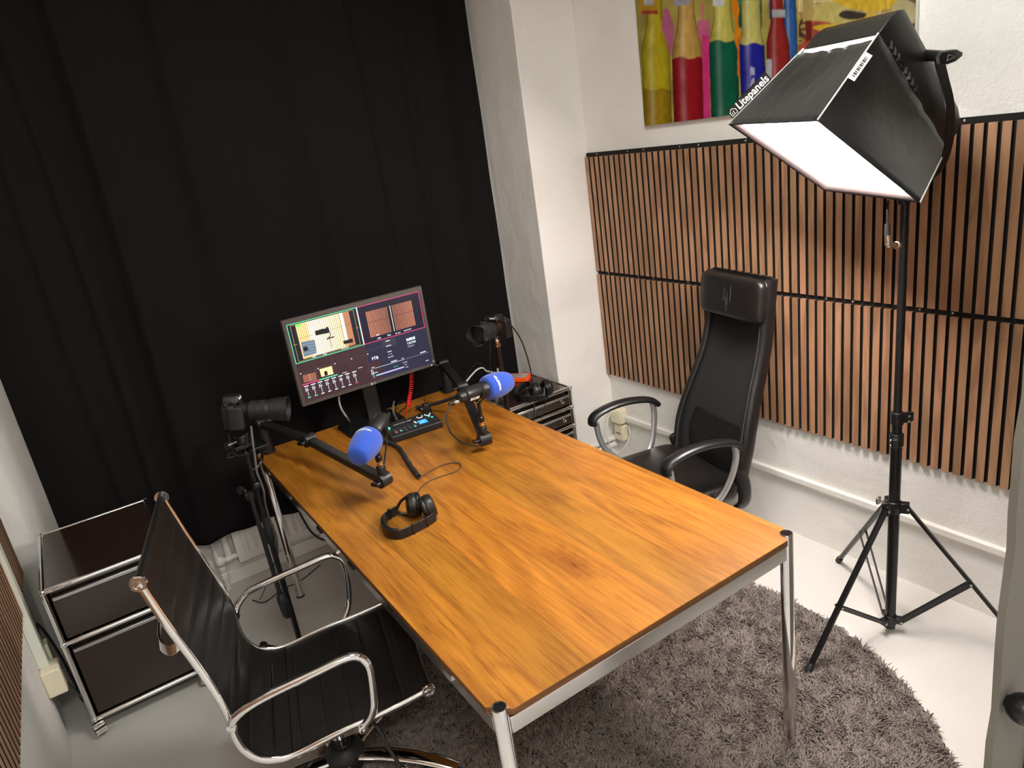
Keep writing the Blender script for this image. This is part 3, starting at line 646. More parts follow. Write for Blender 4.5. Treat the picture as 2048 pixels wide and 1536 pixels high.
    bm = NB(); lathe(bm, [(.03, 0), (.03, .052), (.027, .055)], (.17, -.105, .352), (.5, -1, -.1), 20); fin('tension_knob', bm, CHROME, r)
    bm = NB(); lv = sm([(.08, -.14, .35), (.12, -.19, .315), (.135, -.225, .265), (.16, -.26, .20)], 6); tube(bm, lv, .0055, 10); fin('tilt_lever', bm, RUB, r)
    bm = NB(); sph(bm, lv[-1], .0165, 20); fin('lever_ball', bm, CHROME, r)
    bm = NB(); lathe(bm, [(.033, .10), (.033, .135), (.030, .14), (.026, .145), (.026, .33)], (.0, 0, 0), n=28); fin('gas_column', bm, BLKM, r)
    bm = NB(); lathe(bm, [(.027, .175), (.0305, .178), (.0305, .235), (.028, .238)], (0, 0, 0), n=28); fin('column_collar', bm, CHROME, r)
    bm = NB(); lathe(bm, [(.03, .055), (.062, .065), (.066, .085), (.060, .115), (.045, .135), (.034, .142)], (0, 0, 0), n=36); fin('base_hub', bm, RUB, r)
    for k_ in range(5):
        a = -.53+k_*2*PI/5; d = V((math.cos(a), math.sin(a), 0)); sd = V((-math.sin(a), math.cos(a), 0))
        pts = sm([d*.045+V((0, 0, .095)), d*.14+V((0, 0, .104)), d*.24+V((0, 0, .098)), d*.325+V((0, 0, .080)), d*.375+V((0, 0, .062))], 6)
        def sec(t): w = .026-.007*t+.004*math.sin(PI*t); h = .014-.003*t; return [(w*math.cos(q), h*math.sin(q)) for q in np.linspace(0, 2*PI, 17)[:-1]]
        bm = NB(); sweep(bm, pts, sec, sd); lg = fin('base_spoke', bm, CHROME, r)
        bm = NB(); c = d*.355; cyl(bm, c+V((0, 0, .05)), c+V((0, 0, .066)), .007)
        M = Matrix.Rotation(a+.8*k_, 3, 'Z')
        for s in (-1, 1): w = M @ V((0, s, 0)); lathe(bm, [(.002, 0), (.024, .001), (.026, .005), (.024, .013), (.002, .015)], c+w*.004+V((0, 0, .028)), w, 20)
        fin('castor', bm, RUB, lg)
    return r
ribbed_chair()
# ================================================================== MESH HIGH BACK CHAIR
def mesh_chair():
    r = root('office_chair', 'black high back mesh office chair with leather headrest beside the slat wall', 'chair', (1.38, .945, 0), math.radians(168))
    P3 = lambda s, f, z: V((f, s, z))
    # front face line of the back
    Bk = [(-.205, .42), (-.222, .50), (-.242, .58), (-.275, .68), (-.315, .78), (-.352, .87), (-.38, .96), (-.395, 1.04), (-.40, 1.10), (-.415, 1.225)]
    hw = [.225, .232, .235, .222, .205, .193, .187, .185, .187, .187]
    N_ = 40
    pth = sm([P3(0, f, z) for f, z in Bk], 5); ws = sm([V((w, 0, 0)) for w in hw], 5); ws = [w.x for w in ws]
    m_ = len(pth)
    # upholstered side bolsters (frame) left and right
    for s in (-1, 1):
        pts = [p_+V((-.018, s*(w-.006), 0)) for p_, w in zip(pth, ws)]
        bm = NB(); sweep(bm, pts, [(.016*math.cos(q), .030*math.sin(q)) for q in np.linspace(0, 2*PI, 13)[:-1]], V((0, 1, 0))); fin('back_frame', bm, LEA2, r)
        # lower side wings down to the seat
        bm = NB(); pts = sm([P3(s*.226, -.215, .50), P3(s*.229, -.235, .42), P3(s*.222, -.238, .35), P3(s*.20, -.228, .315)], 5)
        sweep(bm, pts, lambda t: [(.016*math.cos(q), (.034-.006*t)*math.sin(q)) for q in np.linspace(0, 2*PI, 13)[:-1]], V((0, 1, 0))); fin('back_wing', bm, LEA2, r)
    # mesh sheet
    bm = NB(); rows = []
    for p_, w in zip(pth, ws):
        rows.append([bm.verts.new(p_+V((-.012-.030*(1-(2*j/14-1)**2), (2*j/14-1)*(w-.012), 0))) for j in range(15)])
    for i in range(m_-1):
        for j in range(14): bm.faces.new((rows[i][j], rows[i][j+1], rows[i+1][j+1], rows[i+1][j]))
    mesh_m = pm('black_mesh', (.0045, .0038, .005), .6, 0, .5, 900, sheen=.04, alpha=.93)
    fin('mesh_back', bm, mesh_m, r, solid=.003)
    # lumbar support panel behind the mesh
    bm = NB(); pts = sm([P3(0, -.245, .44), P3(0, -.262, .54), P3(0, -.295, .64)], 6); sweep(bm, pts, lambda t: [(x*(1-.15*t), y) for x, y in ((-.19, -.008), (.19, -.008), (.19, .008), (-.19, .008))], V((0, 1, 0))); fin('lumbar_panel', bm, LEA2, r, bev=.004)
    # back shell behind
    bm = NB(); pts = [p_+V((-.05, 0, 0)) for p_ in pth[::4]]; sweep(bm, pts, [(-.03, -.006), (.03, -.006), (.03, .006), (-.03, .006)], V((0, 1, 0))); fin('back_spine', bm, BLK, r, bev=.003)
    # piping
    bm = NB()
    for s in (-1, 1): tube(bm, [p_+V((.006, s*(w-.022), 0)) for p_, w in zip(pth, ws)], .0022, 6)
    fin('piping', bm, pm('dark_grey_piping', (.05, .05, .055), .5), r)
    # headrest cushion
    M = Matrix.Translation((-.392, 0, 1.142)) @ Matrix.Rotation(math.radians(-6), 4, 'Y')
    bm = NB(); rs_ = []
    for h, k_ in ((-.026, .80), (-.024, .93), (-.014, 1), (.012, 1), (.026, .965), (.033, .88)):
        rs_.append([M @ V((h, p_*k_, q_*(k_ if k_ > .9 else k_*1.02))) for p_, q_ in rrect(.392, .172, .032, 6)])
    rings(bm, rs_); fin('headrest', bm, LEA2, r, sub=1, ang=60)
    bm = NB(); tube(bm, [M @ V((-.002, p_*1.004, q_*1.004)) for p_, q_ in rrect(.392, .172, .032, 6)], .0022, 6, closed=True); fin('headrest_piping', bm, LEA2, r)
    bm = NB(); rs_ = [[M @ V((h, p_, q_)) for p_, q_ in rrect(.39*k_, .19*k_, .03, 5)] for h, k_ in ((-.055, .9), (-.048, 1), (-.03, 1))]; rings(bm, rs_); fin('headrest_shell', bm, BLKG, r)
    bm = NB(); rr_ = random.Random(2)
    for k_ in range(7):
        y = .0+rr_.uniform(-.03, .03); z = rr_.uniform(-.02, .05); pts = []
        for j in range(7): pts.append(M @ V((.0335, y+rr_.uniform(-.0016, .0016), z))); z -= .009
        tube(bm, pts, .00035, 4)
    fin('crease', bm, pm('worn_leather', (.10, .10, .10), .5), r, label='fine grey cracks in the leather of the headrest')
    # seat
    bm = NB(); rs_ = []
    for z, k_ in ((.385, .90), (.39, .97), (.41, 1), (.435, 1), (.452, .975), (.462, .90), (.466, .7), (.466, .3)):
        rs_.append([V((.03+p_*k_, q_*k_, z-.022*max(0, (.03+p_*k_-.15)/.15)**2)) for p_, q_ in rrect(.50, .515, .07, 6)])
    rings(bm, rs_); fin('seat', bm, LEA2, r, ang=70)
    bm = NB(); lathe(bm, [(.0, .0)], (0, 0, 0)) if 0 else bx(bm, -.16, .18, -.18, .18, .365, .388); fin('seat_pan', bm, BLK, r, bev=.01)
    for s in (-1, 1):
        bm = NB()
        fr = sm([P3(s*.295, .140, .632), P3(s*.293, .132, .56), P3(s*.285, .108, .49), P3(s*.272, .05, .43), P3(s*.262, -.01, .40), P3(s*.262, -.075, .415), P3(s*.272, -.115, .46), P3(s*.285, -.142, .53), P3(s*.293, -.155, .60), P3(s*.295, -.150, .652)], 5)
        sweep(bm, fr, [(.0095*math.cos(q), .0145*math.sin(q)) for q in np.linspace(0, 2*PI, 13)[:-1]], V((0, 1, 0))); ar = fin('arm_frame', bm, SILVER, r, label='silver curved arm frame')
        bm = NB(); pad = sm([P3(s*.295, .158, .628), P3(s*.295, .155, .652), P3(s*.295, .125, .673), P3(s*.295, .06, .688), P3(s*.295, -.02, .690), P3(s*.295, -.10, .678), P3(s*.295, -.15, .660), P3(s*.295, -.178, .635)], 5)
        sweep(bm, pad, lambda t: [((.031-.007*t)*math.cos(q), (.0175-.004*t)*math.sin(q)) for q in np.linspace(0, 2*PI, 15)[:-1]], V((0, 1, 0))); fin('arm_pad', bm, BLK, ar)
        bm = NB(); lathe(bm, [(.011, 0), (.011, .004), (.007, .006), (.001, .006)], P3(s*.270, -.08, .405), (0, s, 0), 14); fin('bolt', bm, STEEL, ar)
    bm = NB(); lathe(bm, [(.03, .09), (.03, .15), (.024, .16), (.024, .37)], (0, 0, 0), n=24); bx(bm, -.09, .09, -.07, .07, .335, .37); fin('gas_column', bm, BLKM, r)
    for k_ in range(5):
        a = .3+k_*2*PI/5; d = V((math.cos(a), math.sin(a), 0)); sd = V((-math.sin(a), math.cos(a), 0))
        bm = NB(); sweep(bm, sm([d*.02+V((0, 0, .10)), d*.16+V((0, 0, .096)), d*.32+V((0, 0, .065))], 5), lambda t: [(.022*math.cos(q), .013*math.sin(q)) for q in np.linspace(0, 2*PI, 13)[:-1]], sd); lg = fin('base_spoke', bm, BLKM, r)
        bm = NB(); c = d*.305; cyl(bm, c+V((0, 0, .04)), c+V((0, 0, .06)), .007)
        for s in (-1, 1): lathe(bm, [(.002, 0), (.026, .001), (.028, .006), (.002, .015)], c+sd*s*.004+V((0, 0, .03)), sd*s, 18)
        fin('castor', bm, RUB, lg)
mesh_chair()
# ================================================================== MONITOR
MY = 1.86
mon = root('monitor', 'wide computer monitor showing two camera views, standing at the far end of the table', 'monitor', (.54, 1.93, .74))
BZ = pm('monitor_bezel', (.085, .072, .066), .42)
bm = NB(); mx0, mx1, mz0, mz1 = .2165, .8625, .9195, 1.2990
prism(bm, [(mx0, mz0), (mx1, mz0), (mx1, mz1), (mx0, mz1)], MY+.001, MY+.022, lambda a, b_, h: V((a, h, b_)))
fin('housing', bm, BZ, mon, True, bev=.003)
sx0, sx1, sz0, sz1 = .2325, .8465, .9350, 1.2790
bm = NB()
for a, b_, c, d in ((mx0+.002, sx0, mz0+.002, mz1-.002), (sx1, mx1-.002, mz0+.002, mz1-.002), (sx0, sx1, mz0+.002, sz0), (sx0, sx1, sz1, mz1-.002)): bx(bm, a, b_, MY-.004, MY+.002, c, d)
fin('bezel', bm, BZ, mon, True)
bm = NB(); prism(bm, [(.33, .98), (.75, .98), (.72, 1.24), (.36, 1.24)], MY+.02, MY+.045, lambda a, b_, h: V((a, h, b_))); fin('rear_cover', bm, BLK, mon, True, bev=.008)
bm = NB(); prism(bm, [(.505, .745), (.575, .745), (.570, 1.10), (.510, 1.10)], MY+.05, MY+.075, lambda a, b_, h: V((a, h, b_))); fin('stand_neck', bm, pm('stand_black', (.012, .011, .010), .3), mon, True, bev=.004)
bm = NB(); prism(bm, rrect(.27, .20, .03), .741, .752, lambda a, b_, h: V((.50+a, 1.87+b_, h))); fin('stand_base', bm, BLK, mon, True, bev=.003)
# --- screen content, all on the glass at y = MY-.002
SY = MY-.0015
def sp_(u, v): p_ = at(u, v, 'y', SY); return (p_.x, p_.z)
def z1_(u, v): return sp_(520+u/5.12, 540+v/5.12)
def z3_(u, v): return sp_(560+u/12.8, 560+v/12.8)
def z4_(u, v): return sp_(700+u/11.378, 640+v/11.378)
def z5_(u, v): return sp_(580+u/11.378, 700+v/11.378)
lay = [0]
scr_bm = NB(); scr_m = []
def sm_i(mat):
    if mat not in scr_m: scr_m.append(mat)
    return scr_m.index(mat)
def quad(ps, mat, l=1):
    y = SY-.00012*l
    f = scr_bm.faces.new([scr_bm.verts.new((p_[0], y, p_[1])) for p_ in ps]); f.material_index = sm_i(mat)
def rect(x0, x1, z0, z1, mat, l=1): quad([(x0, z0), (x1, z0), (x1, z1), (x0, z1)], mat, l)
def line(a, b_, w, mat, l=2):
    d = V((b_[0]-a[0], b_[1]-a[1])); n_ = V((-d.y, d.x)).normalized()*w/2
    quad([(a[0]-n_.x, a[1]-n_.y), (b_[0]-n_.x, b_[1]-n_.y), (b_[0]+n_.x, b_[1]+n_.y), (a[0]+n_.x, a[1]+n_.y)], mat, l)
def frame_(x0, x1, z0, z1, w, mat, l=3):
    rect(x0, x1, z0, z0+w, mat, l); rect(x0, x1, z1-w, z1, mat, l); rect(x0, x0+w, z0, z1, mat, l); rect(x1-w, x1, z0, z1, mat, l)
SB = em('screen_dark', (.045, .020, .026), 1.0); SB2 = em('screen_navy', (.020, .020, .048), 1.0); SBK = em('screen_black', (.008, .008, .022), 1)
SW = em('screen_white', (.85, .95, 1.0), 1.5); SG = em('screen_green', (.10, .85, .45), 1.4); SP = em('screen_pink', (.9, .06, .22), 1.3); SYL = em('screen_yellow', (.75, .55, .10), 1)
SGR = em('screen_grey', (.16, .12, .13), 1); SC = em('screen_cyan', (.05, .75, .75), 1.2); SLV = em('screen_lavender', (.45, .42, .75), 1.2)
mxx = .541; mzz = 1.109
rect(sx0, sx1, sz0, sz1, SB, 0); rect(mxx, sx1, mzz-.085, mzz, SB2, .5); rect(.60, sx1, .935, mzz-.085, SB2, .6)
# left camera view: slat wall going from white to orange
rect(sx0+.002, mxx, mzz, sz1, SBK, 1)
lx0, lx1, lz0, lz1 = .268, .505, mzz+.012, sz1-.008
nn = 30
for i in range(nn):
    t = i/nn; x0 = lx0+(lx1-lx0)*t; w = (lx1-lx0)/nn
    c = (1.0, .95-.10*t-.35*max(0, t-.55), .80-.55*max(0, t-.25)-.1*t) if .12 < t < .8 else (.95, .62, .25)
    rect(x0+w*.28, x0+w, lz0, lz1, em('view_slat_%d' % (i//3), c, 1.15 if t < .75 else .8), 1.5)
    rect(x0, x0+w*.28, lz0, lz1, em('view_gap_%d' % (i//6), (.55-.35*t, .40-.30*t, .22-.18*t), .8), 1.5)
rect(.462, .476, lz0+.02, lz1, em('view_post', (.72, .95, .95), 1.1), 2)
rect(.476, .505, lz0, lz1, em('view_brown', (.42, .17, .08), .8), 1.8)
for i in range(4): rect(.479+i*.0065, .482+i*.0065, lz0, lz1, em('view_orange', (.75, .34, .17), .9), 1.9)
line(z1_(400, 705), z1_(925, 550), .0012, SBK, 2.2)
# chair and lamp shape lower left, camera silhouette in the middle
quad([z1_(418, 740), z1_(560, 712), z1_(580, 850), z1_(450, 890)], em('view_chair', (.16, .22, .30), .9), 2.3)
for k_ in range(4): line(z1_(418+k_*8, 770+k_*30), z1_(568+k_*4, 738+k_*30), .0012, em('view_chair_line', (.40, .50, .58), .9), 2.4)
quad([z1_(440, 790), z1_(480, 782), z1_(500, 820), z1_(450, 835)], SBK, 2.5)
KK = em('view_black', (.008, .008, .010), 1)
quad([z1_(560, 625), z1_(650, 598), z1_(668, 650), z1_(572, 672)], KK, 2.6); quad([z1_(640, 605), z1_(700, 590), z1_(718, 640), z1_(655, 655)], KK, 2.65)
quad([z1_(672, 588), z1_(695, 580), z1_(700, 600), z1_(676, 604)], KK, 2.7)
line(z1_(716, 640), z1_(722, 670), .004, KK, 2.7); line(z1_(684, 705), z1_(758, 683), .005, KK, 2.7); line(z1_(688, 715), z1_(724, 668), .004, KK, 2.7)
line(z1_(715, 700), z1_(738, 800), .002, KK, 2.7); quad([z1_(850, 728), z1_(945, 700), z1_(955, 740), z1_(860, 760)], KK, 2.7)
quad([z1_(362, 560), z1_(415, 545), z1_(425, 575), z1_(375, 590)], em('view_lime', (.20, .95, .12), 1.2), 2.8)
frame_(sx0+.001, mxx, mzz, sz1-.001, .0022, SG, 3); frame_(.247, .526, mzz+.006, sz1-.007, .0011, SYL, 3.1)
line((.253-.012, 1.19), (.253+.006, 1.19), .0011, SYL, 3.1); line((.526-.006, 1.19), (.526+.006, 1.19), .0011, SYL, 3.1)
rect(mxx, mxx+.002, mzz, sz1, SW, 3.2)
# right camera view
rect(mxx+.002, sx1, mzz, sz1, SBK, 1)
for (a, b_, n_) in ((.576, .679, 13), (.700, .800, 13)):
    for i in range(n_):
        x0 = a+(b_-a)*i/n_; w = (b_-a)/n_
        q = ((i/n_) if a > .6 else 1-i/n_); bright = .25+.22*(q if a > .6 else q)
        rect(x0+w*.3, x0+w, mzz+.022, sz1-.032, em('view_red_%d' % int(q*5), (bright*1.15, bright*.42, bright*.26), 1), 1.6)
    rect(a, b_, mzz+.088, mzz+.0895, SBK, 2)
rect(.692, .695, mzz+.022, sz1-.030, em('view_rod', (.75, .78, .72), 1), 2.2)
frame_(mxx+.002, sx1-.003, mzz, sz1-.001, .002, SP, 3)
# thumbnails grid
for k_ in range(1, 4): line((sx0+.0765*k_, mzz), (sx0+.0765*k_, mzz-.088 + (.0 if k_ < 3 else 0)), .0006, SGR, 1)
line((mxx, mzz), (mxx, .985), .0006, SGR, 1); line((sx0, mzz-.045), (mxx, mzz-.045), .0006, SGR, 1); line((mxx, mzz-.03), (.625, mzz-.03), .0006, SGR, 1)
for k_ in range(5): c = (sx0+.010+.0765*k_, mzz-.045); rect(c[0]-.002, c[0]+.002, c[1]-.002, c[1]+.002, SW, 2)
quad([z5_(285, 580), z5_(580, 500), z5_(615, 680), z5_(320, 745)], em('thumb_red', (.30, .11, .07), 1), 2); line(z5_(430, 545), z5_(475, 710), .0013, em('thumb_rod', (.75, .6, .5), 1), 2.2)
quad([z5_(665, 440), z5_(950, 362), z5_(990, 545), z5_(720, 612)], em('thumb_yellow', (.85, .66, .34), 1.1), 2); quad([z5_(775, 490), z5_(840, 470), z5_(865, 570), z5_(790, 590)], KK, 2.2)
x_, z_ = z5_(280, 795); xg, zg = z5_(670, 685); xe, ze = z5_(1080, 560)
line((x_, z_-.001), (xg, z_-.001), .0036, SP, 2.5); line((xg, z_-.001), (xe, z_-.001), .0036, SG, 2.5)
# audio faders
for k_ in range(8):
    fx = z5_(395+k_*155, 900-k_*48)[0]-.000; zt = z_-.010
    rect(fx-.011, fx+.009, zt-.002, zt+.0012, SW, 2)
    rect(fx-.001, fx+.0014, zt-.046, zt-.005, em('screen_fader', (.55, .70, .82), 1), 2)
    rect(fx-.0075, fx-.0055, zt-.024, zt-.008, SW, 2); rect(fx-.0028, fx+.0058, zt-.0185, zt-.0165, SW, 2.2)
    rect(fx-.006, fx+.007, zt-.0535, zt-.0500, SG if k_ < 2 else (SP if k_ == 7 else SW), 2)
rect(.545, .557, .948, .992, em('screen_slate', (.045, .045, .07), 1), 1.5); rect(.548, .5495, .965, .990, SW, 2); rect(.5555, .5565, .950, .990, SW, 2)
# right lower area
line((.566, .9915), (.716, .9915), .0009, SW, 2); line((.722, .9915+.0), (sx1-.008, .9915), .0009, em('screen_dim', (.45, .45, .55), 1), 2)
rect(.566, .576, .9545, .9605, SC, 2.5); rect(.576, .705, .9545, .9605, SLV, 2.4)
rect(.625, .69, mzz-.040, mzz-.006, em('screen_btn', (.035, .035, .060), 1), 1.5)
bmesh.ops.recalc_face_normals(scr_bm, faces=scr_bm.faces[:])
scr = fin('screen', scr_bm, scr_m, mon, True)
def stext(s, size, u, v, mat=SW, zf=z4_, **k):
    x, z = zf(u, v); return text('screen_text', s, size, Matrix.Translation((x, SY-.0008, z)) @ Matrix.Rotation(PI/2, 4, 'X'), mat, scr, ext=.00005, **k)
stext('RØDE', .0165, 1380, 430, bold=.0005); stext('CASTER', .0125, 1400, 510); stext('VIDEO', .0115, 1385, 590, mat=em('screen_soft', (.5, .48, .5), 1))
x, z = z4_(1500, 555)
stext('FTB', .0190, 570, 870); stext('1/50', .0100, 660, 415); stext('F4.5', .0095, 890, 345); stext('EV -2.3', .0085, 1090, 295); stext('ISO AUTO', .0080, 1310, 225)
stext('B/B', .0080, 630, 340); stext('MEDIA', .0070, 855, 475); stext('DISPLAY', .0070, 880, 585); stext('Default', .0070, 900, 715); stext('14:39', .0085, 915, 775, mat=SLV); stext('22 Jan 2025', .0058, 925, 835)
stext('00:00:00', .0085, 1000, 935); stext('00:00:00', .0085, 1660, 730); stext('REC', .0075, 525, 1085); stext('STORAGE', .0060, 570, 1200); stext('OUTPUT 1', .0055, 1045, 1055, mat=SC)
stext('Recording', .0052, 1250, 960); stext('None', .0052, 1270, 1010); stext('Stream', .0052, 1295, 1065); stext('MENU', .0055, 1755, 920); stext('(••)', .0075, 1195, 870)
stext('1/50', .0095, 550, 890, zf=z1_); stext('F4.5', .0090, 665, 862, zf=z1_); stext('ISO AUTO', .0070, 870, 800, zf=z1_); stext('SOUND 1', .0050, 1600, 400, zf=z5_); stext('SOUND 2', .0050, 1240, 515, zf=z5_)
# maker mark and power light on the bezel
bm = text_bm('LG', .0115, ext=.0001); bm.transform(Matrix.Translation((.552, MY-.0046, .9272)) @ Matrix.Rotation(PI/2, 4, 'X')); fin('maker_mark', bm, pm('bezel_print', (.55, .52, .50), .5), mon, True)
bm = NB(); lathe(bm, [(.0052, 0), (.0052, .0004)], (.5375, MY-.0042, .9272), (0, -1, 0), 20); fin('maker_badge', bm, pm('bezel_print', (.55, .52, .50), .5), mon, True)
bm = NB(); bx(bm, .838, .842, MY-.0046, MY-.004, .925, .929); fin('power_light', bm, SW, mon, True)
bm = NB()
for a, b_, c, d in ((.848, .859, .9365, .9375), (.848, .859, .9465, .9475), (.848, .849, .9365, .9475), (.858, .859, .9365, .9475)): bx(bm, a, b_, MY-.0047, MY-.004, c, d)
bx(bm, .852, .855, MY-.0047, MY-.004, .940, .944); fin('corner_sticker', bm, pm('bezel_print', (.55, .52, .50), .5), mon, True)
bm = NB(); tube(bm, sm([at(679, 780, 'y', 1.90), at(678, 800, 'y', 1.89), at(683, 818, 'y', 1.87), at(694, 835, 'y', 1.84), V((at(699, 843, 'z', .756)))]), .0045, 8); fin('monitor_cord', bm, pm('grey_cord', (.30, .27, .25), .5), mon, True)
# ================================================================== SWITCHER CONSOLE
def con(u, v, z=.782): return at(u, v, 'z', z)
FL, FRt, BR_, BL_ = at(792, 884, 'z', .741), at(884, 853, 'z', .741), at(862, 822, 'z', .77), at(770, 850, 'z', .77)
ctr = V((.590, 1.622, .741)); xa = V((.222, -.030, 0)).normalized()
xa = (at(884, 840, 'z', .775)-at(783, 873, 'z', .775)); W_c = xa.length; xa.normalize(); ya = V((-xa.y, xa.x, 0))
fc = (at(884, 840, 'z', .775)+at(783, 873, 'z', .775))/2
csl = root('video_switcher', 'black video switcher console with lit buttons and small blue screen in front of the monitor', 'video switcher', (fc+ya*.06).to_tuple()[:2]+(.74,), math.atan2(xa.y, xa.x))
DC = .125; hf, hb = .030, .044
top = lambda x, y, h=0: V((x, y-.06, .001+hf+(hb-hf)*y/DC+h))
bm = NB(); w2 = W_c/2+.002
vs = [bm.verts.new(p_) for p_ in (V((-w2, -.06, .001)), V((w2, -.06, .001)), V((w2, DC-.06, .001)), V((-w2, DC-.06, .001)), top(-w2, 0), top(w2, 0), top(w2, DC), top(-w2, DC))]
for f in ((0, 3, 2, 1), (4, 5, 6, 7), (0, 1, 5, 4), (1, 2, 6, 5), (2, 3, 7, 6), (3, 0, 4, 7)): bm.faces.new([vs[i] for i in f])
fin('console_body', bm, pm('console_black', (.014, .013, .014), .45), csl, bev=.006, seg=3)
KEY = pm('console_key', (.035, .033, .035), .45); ga = em('lit_green', (.05, .9, .55), 1.6); pk = em('lit_pink', (.95, .08, .3), 1.4); wl = em('lit_white', (.9, .95, 1), 1.6)
sl = math.atan2(hb-hf, DC)
def key(x, y, sx_, sy_, mat=KEY, name='key', h=.004, ico=None):
    bm = NB(); M = Matrix.Translation(top(x, y)) @ Matrix.Rotation(sl, 4, 'X'); bx(bm, -sx_/2, sx_/2, -sy_/2, sy_/2, -.001, h, M)
    o = fin(name, bm, mat, csl, bev=.0012)
    if ico:
        bm = NB(); f = [V((-.006, -.004, h+.0003)), V((.006, -.004, h+.0003)), V((0, .005, h+.0003))]; bm.faces.new([bm.verts.new(M @ p_) for p_ in f])
        bmesh.ops.solidify(bm, geom=bm.faces[:], thickness=.0004)
        fin('key_light', bm, ico, o)
kx0 = -w2+.033
for i in range(5):
    for j in range(2):
        ico = None
        if j == 0 and i == 0: ico = pk
        if j == 0 and i == 1: ico = ga
        if j == 0 and i == 4: ico = ga
        key(kx0+i*.0215, .024+j*.021, .0185, .0180, ico=ico)
bm = NB(); lathe(bm, [(.008, -.002), (.008, .004), (.0065, .005), (.001, .005)], top(-w2+.018, .080), (0, -math.sin(sl), math.cos(sl)), 20); fin('round_button', bm, ga, csl)
bm = NB(); M = Matrix.Translation(top(w2-.072, .048)) @ Matrix.Rotation(sl, 4, 'X'); bx(bm, -.019, .019, -.017, .017, 0, .0012, M); sc_ = fin('small_screen', bm, em('lit_blue', (.03, .30, .95), 1.3), csl)
bm = NB(); bx(bm, -.010, .010, .0, .004, .0012, .0014, M); bx(bm, -.014, .012, -.008, -.006, .0012, .0014, M); fin('screen_text', bm, em('lit_sky', (.3, .75, 1), 1.3), sc_)
for i, x in enumerate((w2-.065, w2-.028)):
    bm = NB(); ax = V((0, -math.sin(sl), math.cos(sl))); lathe(bm, [(.0095, 0), (.0092, .010), (.007, .0115), (.001, .0115)], top(x, .100), ax, 24); kn = fin('dial', bm, BLKM, csl)
    bm = NB(); M = Matrix.Translation(top(x, .100)) @ Matrix.Rotation(sl, 4, 'X'); pts = [M @ V((.0125*math.cos(t), .0125*math.sin(t), .0008)) for t in np.linspace(math.radians(150), math.radians(380), 24)]; tube(bm, pts, .0010, 5); fin('dial_ring', bm, wl, kn)
for i, (x, y, m_) in enumerate(((w2-.030, .077, ga), (w2-.022, .062, ga), (w2-.024, .046, KEY), (w2-.022, .030, KEY), (w2-.102, .068, wl), (w2-.100, .057, wl), (w2-.098, .046, KEY), (w2-.096, .036, KEY))):
    key(x, y, .009 if i < 4 else .006, .006, m_, 'small_key', .002)
bm = text_bm('RØDECASTER  VIDEO', .0085, ext=.0001); bm.transform(Matrix.Translation(top(-.03, .095, .0006)) @ Matrix.Rotation(sl, 4, 'X')); fin('maker_mark', bm, INK, csl)
# ================================================================== MICROPHONE ARMS
ARMM = pm('arm_black', (.011, .0105, .011), .42)
def mic_arm(name, label, base, elbow, tip, hz, knob_dirs, swap=False):
    r = root(name, label, 'microphone arm', (base[0], base[1], .74))
    bm = NB(); lathe(bm, [(.030, .7405), (.030, .752), (.0235, .758), (.021, .80), (.0195, hz-.012), (.017, hz-.008)], (base[0], base[1], 0), n=28); fin('base_column', bm, ARMM, r, True)
    bm = NB(); bx(bm, base[0]-.022, base[0]+.022, base[1]+.0, base[1]+.052, .7405, .752); bx(bm, base[0]-.018, base[0]+.018, base[1]+.041, base[1]+.053, .66, .752); bx(bm, base[0]-.018, base[0]+.018, base[1]+.015, base[1]+.053, .655, .663); cyl(bm, (base[0], base[1]+.030, .62), (base[0], base[1]+.030, .712), .005); cyl(bm, (base[0], base[1]+.03, .700), (base[0], base[1]+.03, .706), .016)
    fin('table_clamp', bm, BLKM, r, True, bev=.001)
    B_, E_, T_ = V((base[0], base[1], hz)), V(elbow), V(tip)
    def seg(a, b_, nm):
        d = (b_-a).normalized(); a2, b2 = a+d*.018, b_-d*.018
        bm = NB(); M = basis(a2, d, z=(0, 0, 1)); L_ = (b2-a2).length
        rings(bm, [[M @ V((x, y, z)) for y, z in rrect(.038, .026, .004, 3)] for x in (0, L_)]); s = fin(nm, bm, ARMM, r, True)
        bm = NB(); rings(bm, [[M @ V((x, y, z-.0132)) for y, z in rrect(.022, .003, .001, 2)] for x in (.01, L_-.01)]); fin('cable_channel', bm, RUB, s, True)
        return s
    s1 = seg(B_, E_, 'lower_arm'); s2 = seg(E_, T_, 'upper_arm')
    # joints: horizontal pivot drums with a wing knob at one end
    for P_, kd, nm in ((B_, knob_dirs[0], 'base_joint'), (E_, knob_dirs[1], 'elbow_joint'), (T_, knob_dirs[2], 'tip_joint')):
        k_ = V(kd).normalized()
        bm = NB(); lathe(bm, [(.0225, -.024), (.0255, -.022), (.0255, .020), (.024, .023), (.013, .024), (.013, .027)], P_, k_, 30); j = fin(nm, bm, ARMM, r, True)
        bm = NB(); lathe(bm, [(.007, .024), (.007, .032)], P_, k_, 12); M = basis(P_+k_*.036, k_, z=(.3, .2, 1)); rings(bm, [[M @ V((x, y, z)) for y, z in rrect(.036, .013, .0045, 3)] for x in (-.012, .010)]); fin('wing_knob', bm, BLKM, j, True, bev=.0015)
    # upright socket and brass thread at the tip
    bm = NB(); lathe(bm, [(.012, .012), (.0165, .020), (.0165, .050), (.013, .056)], T_, (0, 0, 1), 24); fin('tip_socket', bm, ARMM, r, True)
    bm = NB(); lathe(bm, [(.010, .056), (.0122, .058), (.0122, .063), (.009, .064), (.009, .068), (.0115, .069), (.0115, .073), (.008, .075)], T_, (0, 0, 1), 22); fin('thread_adapter', bm, BRASS, r, True)
    return r
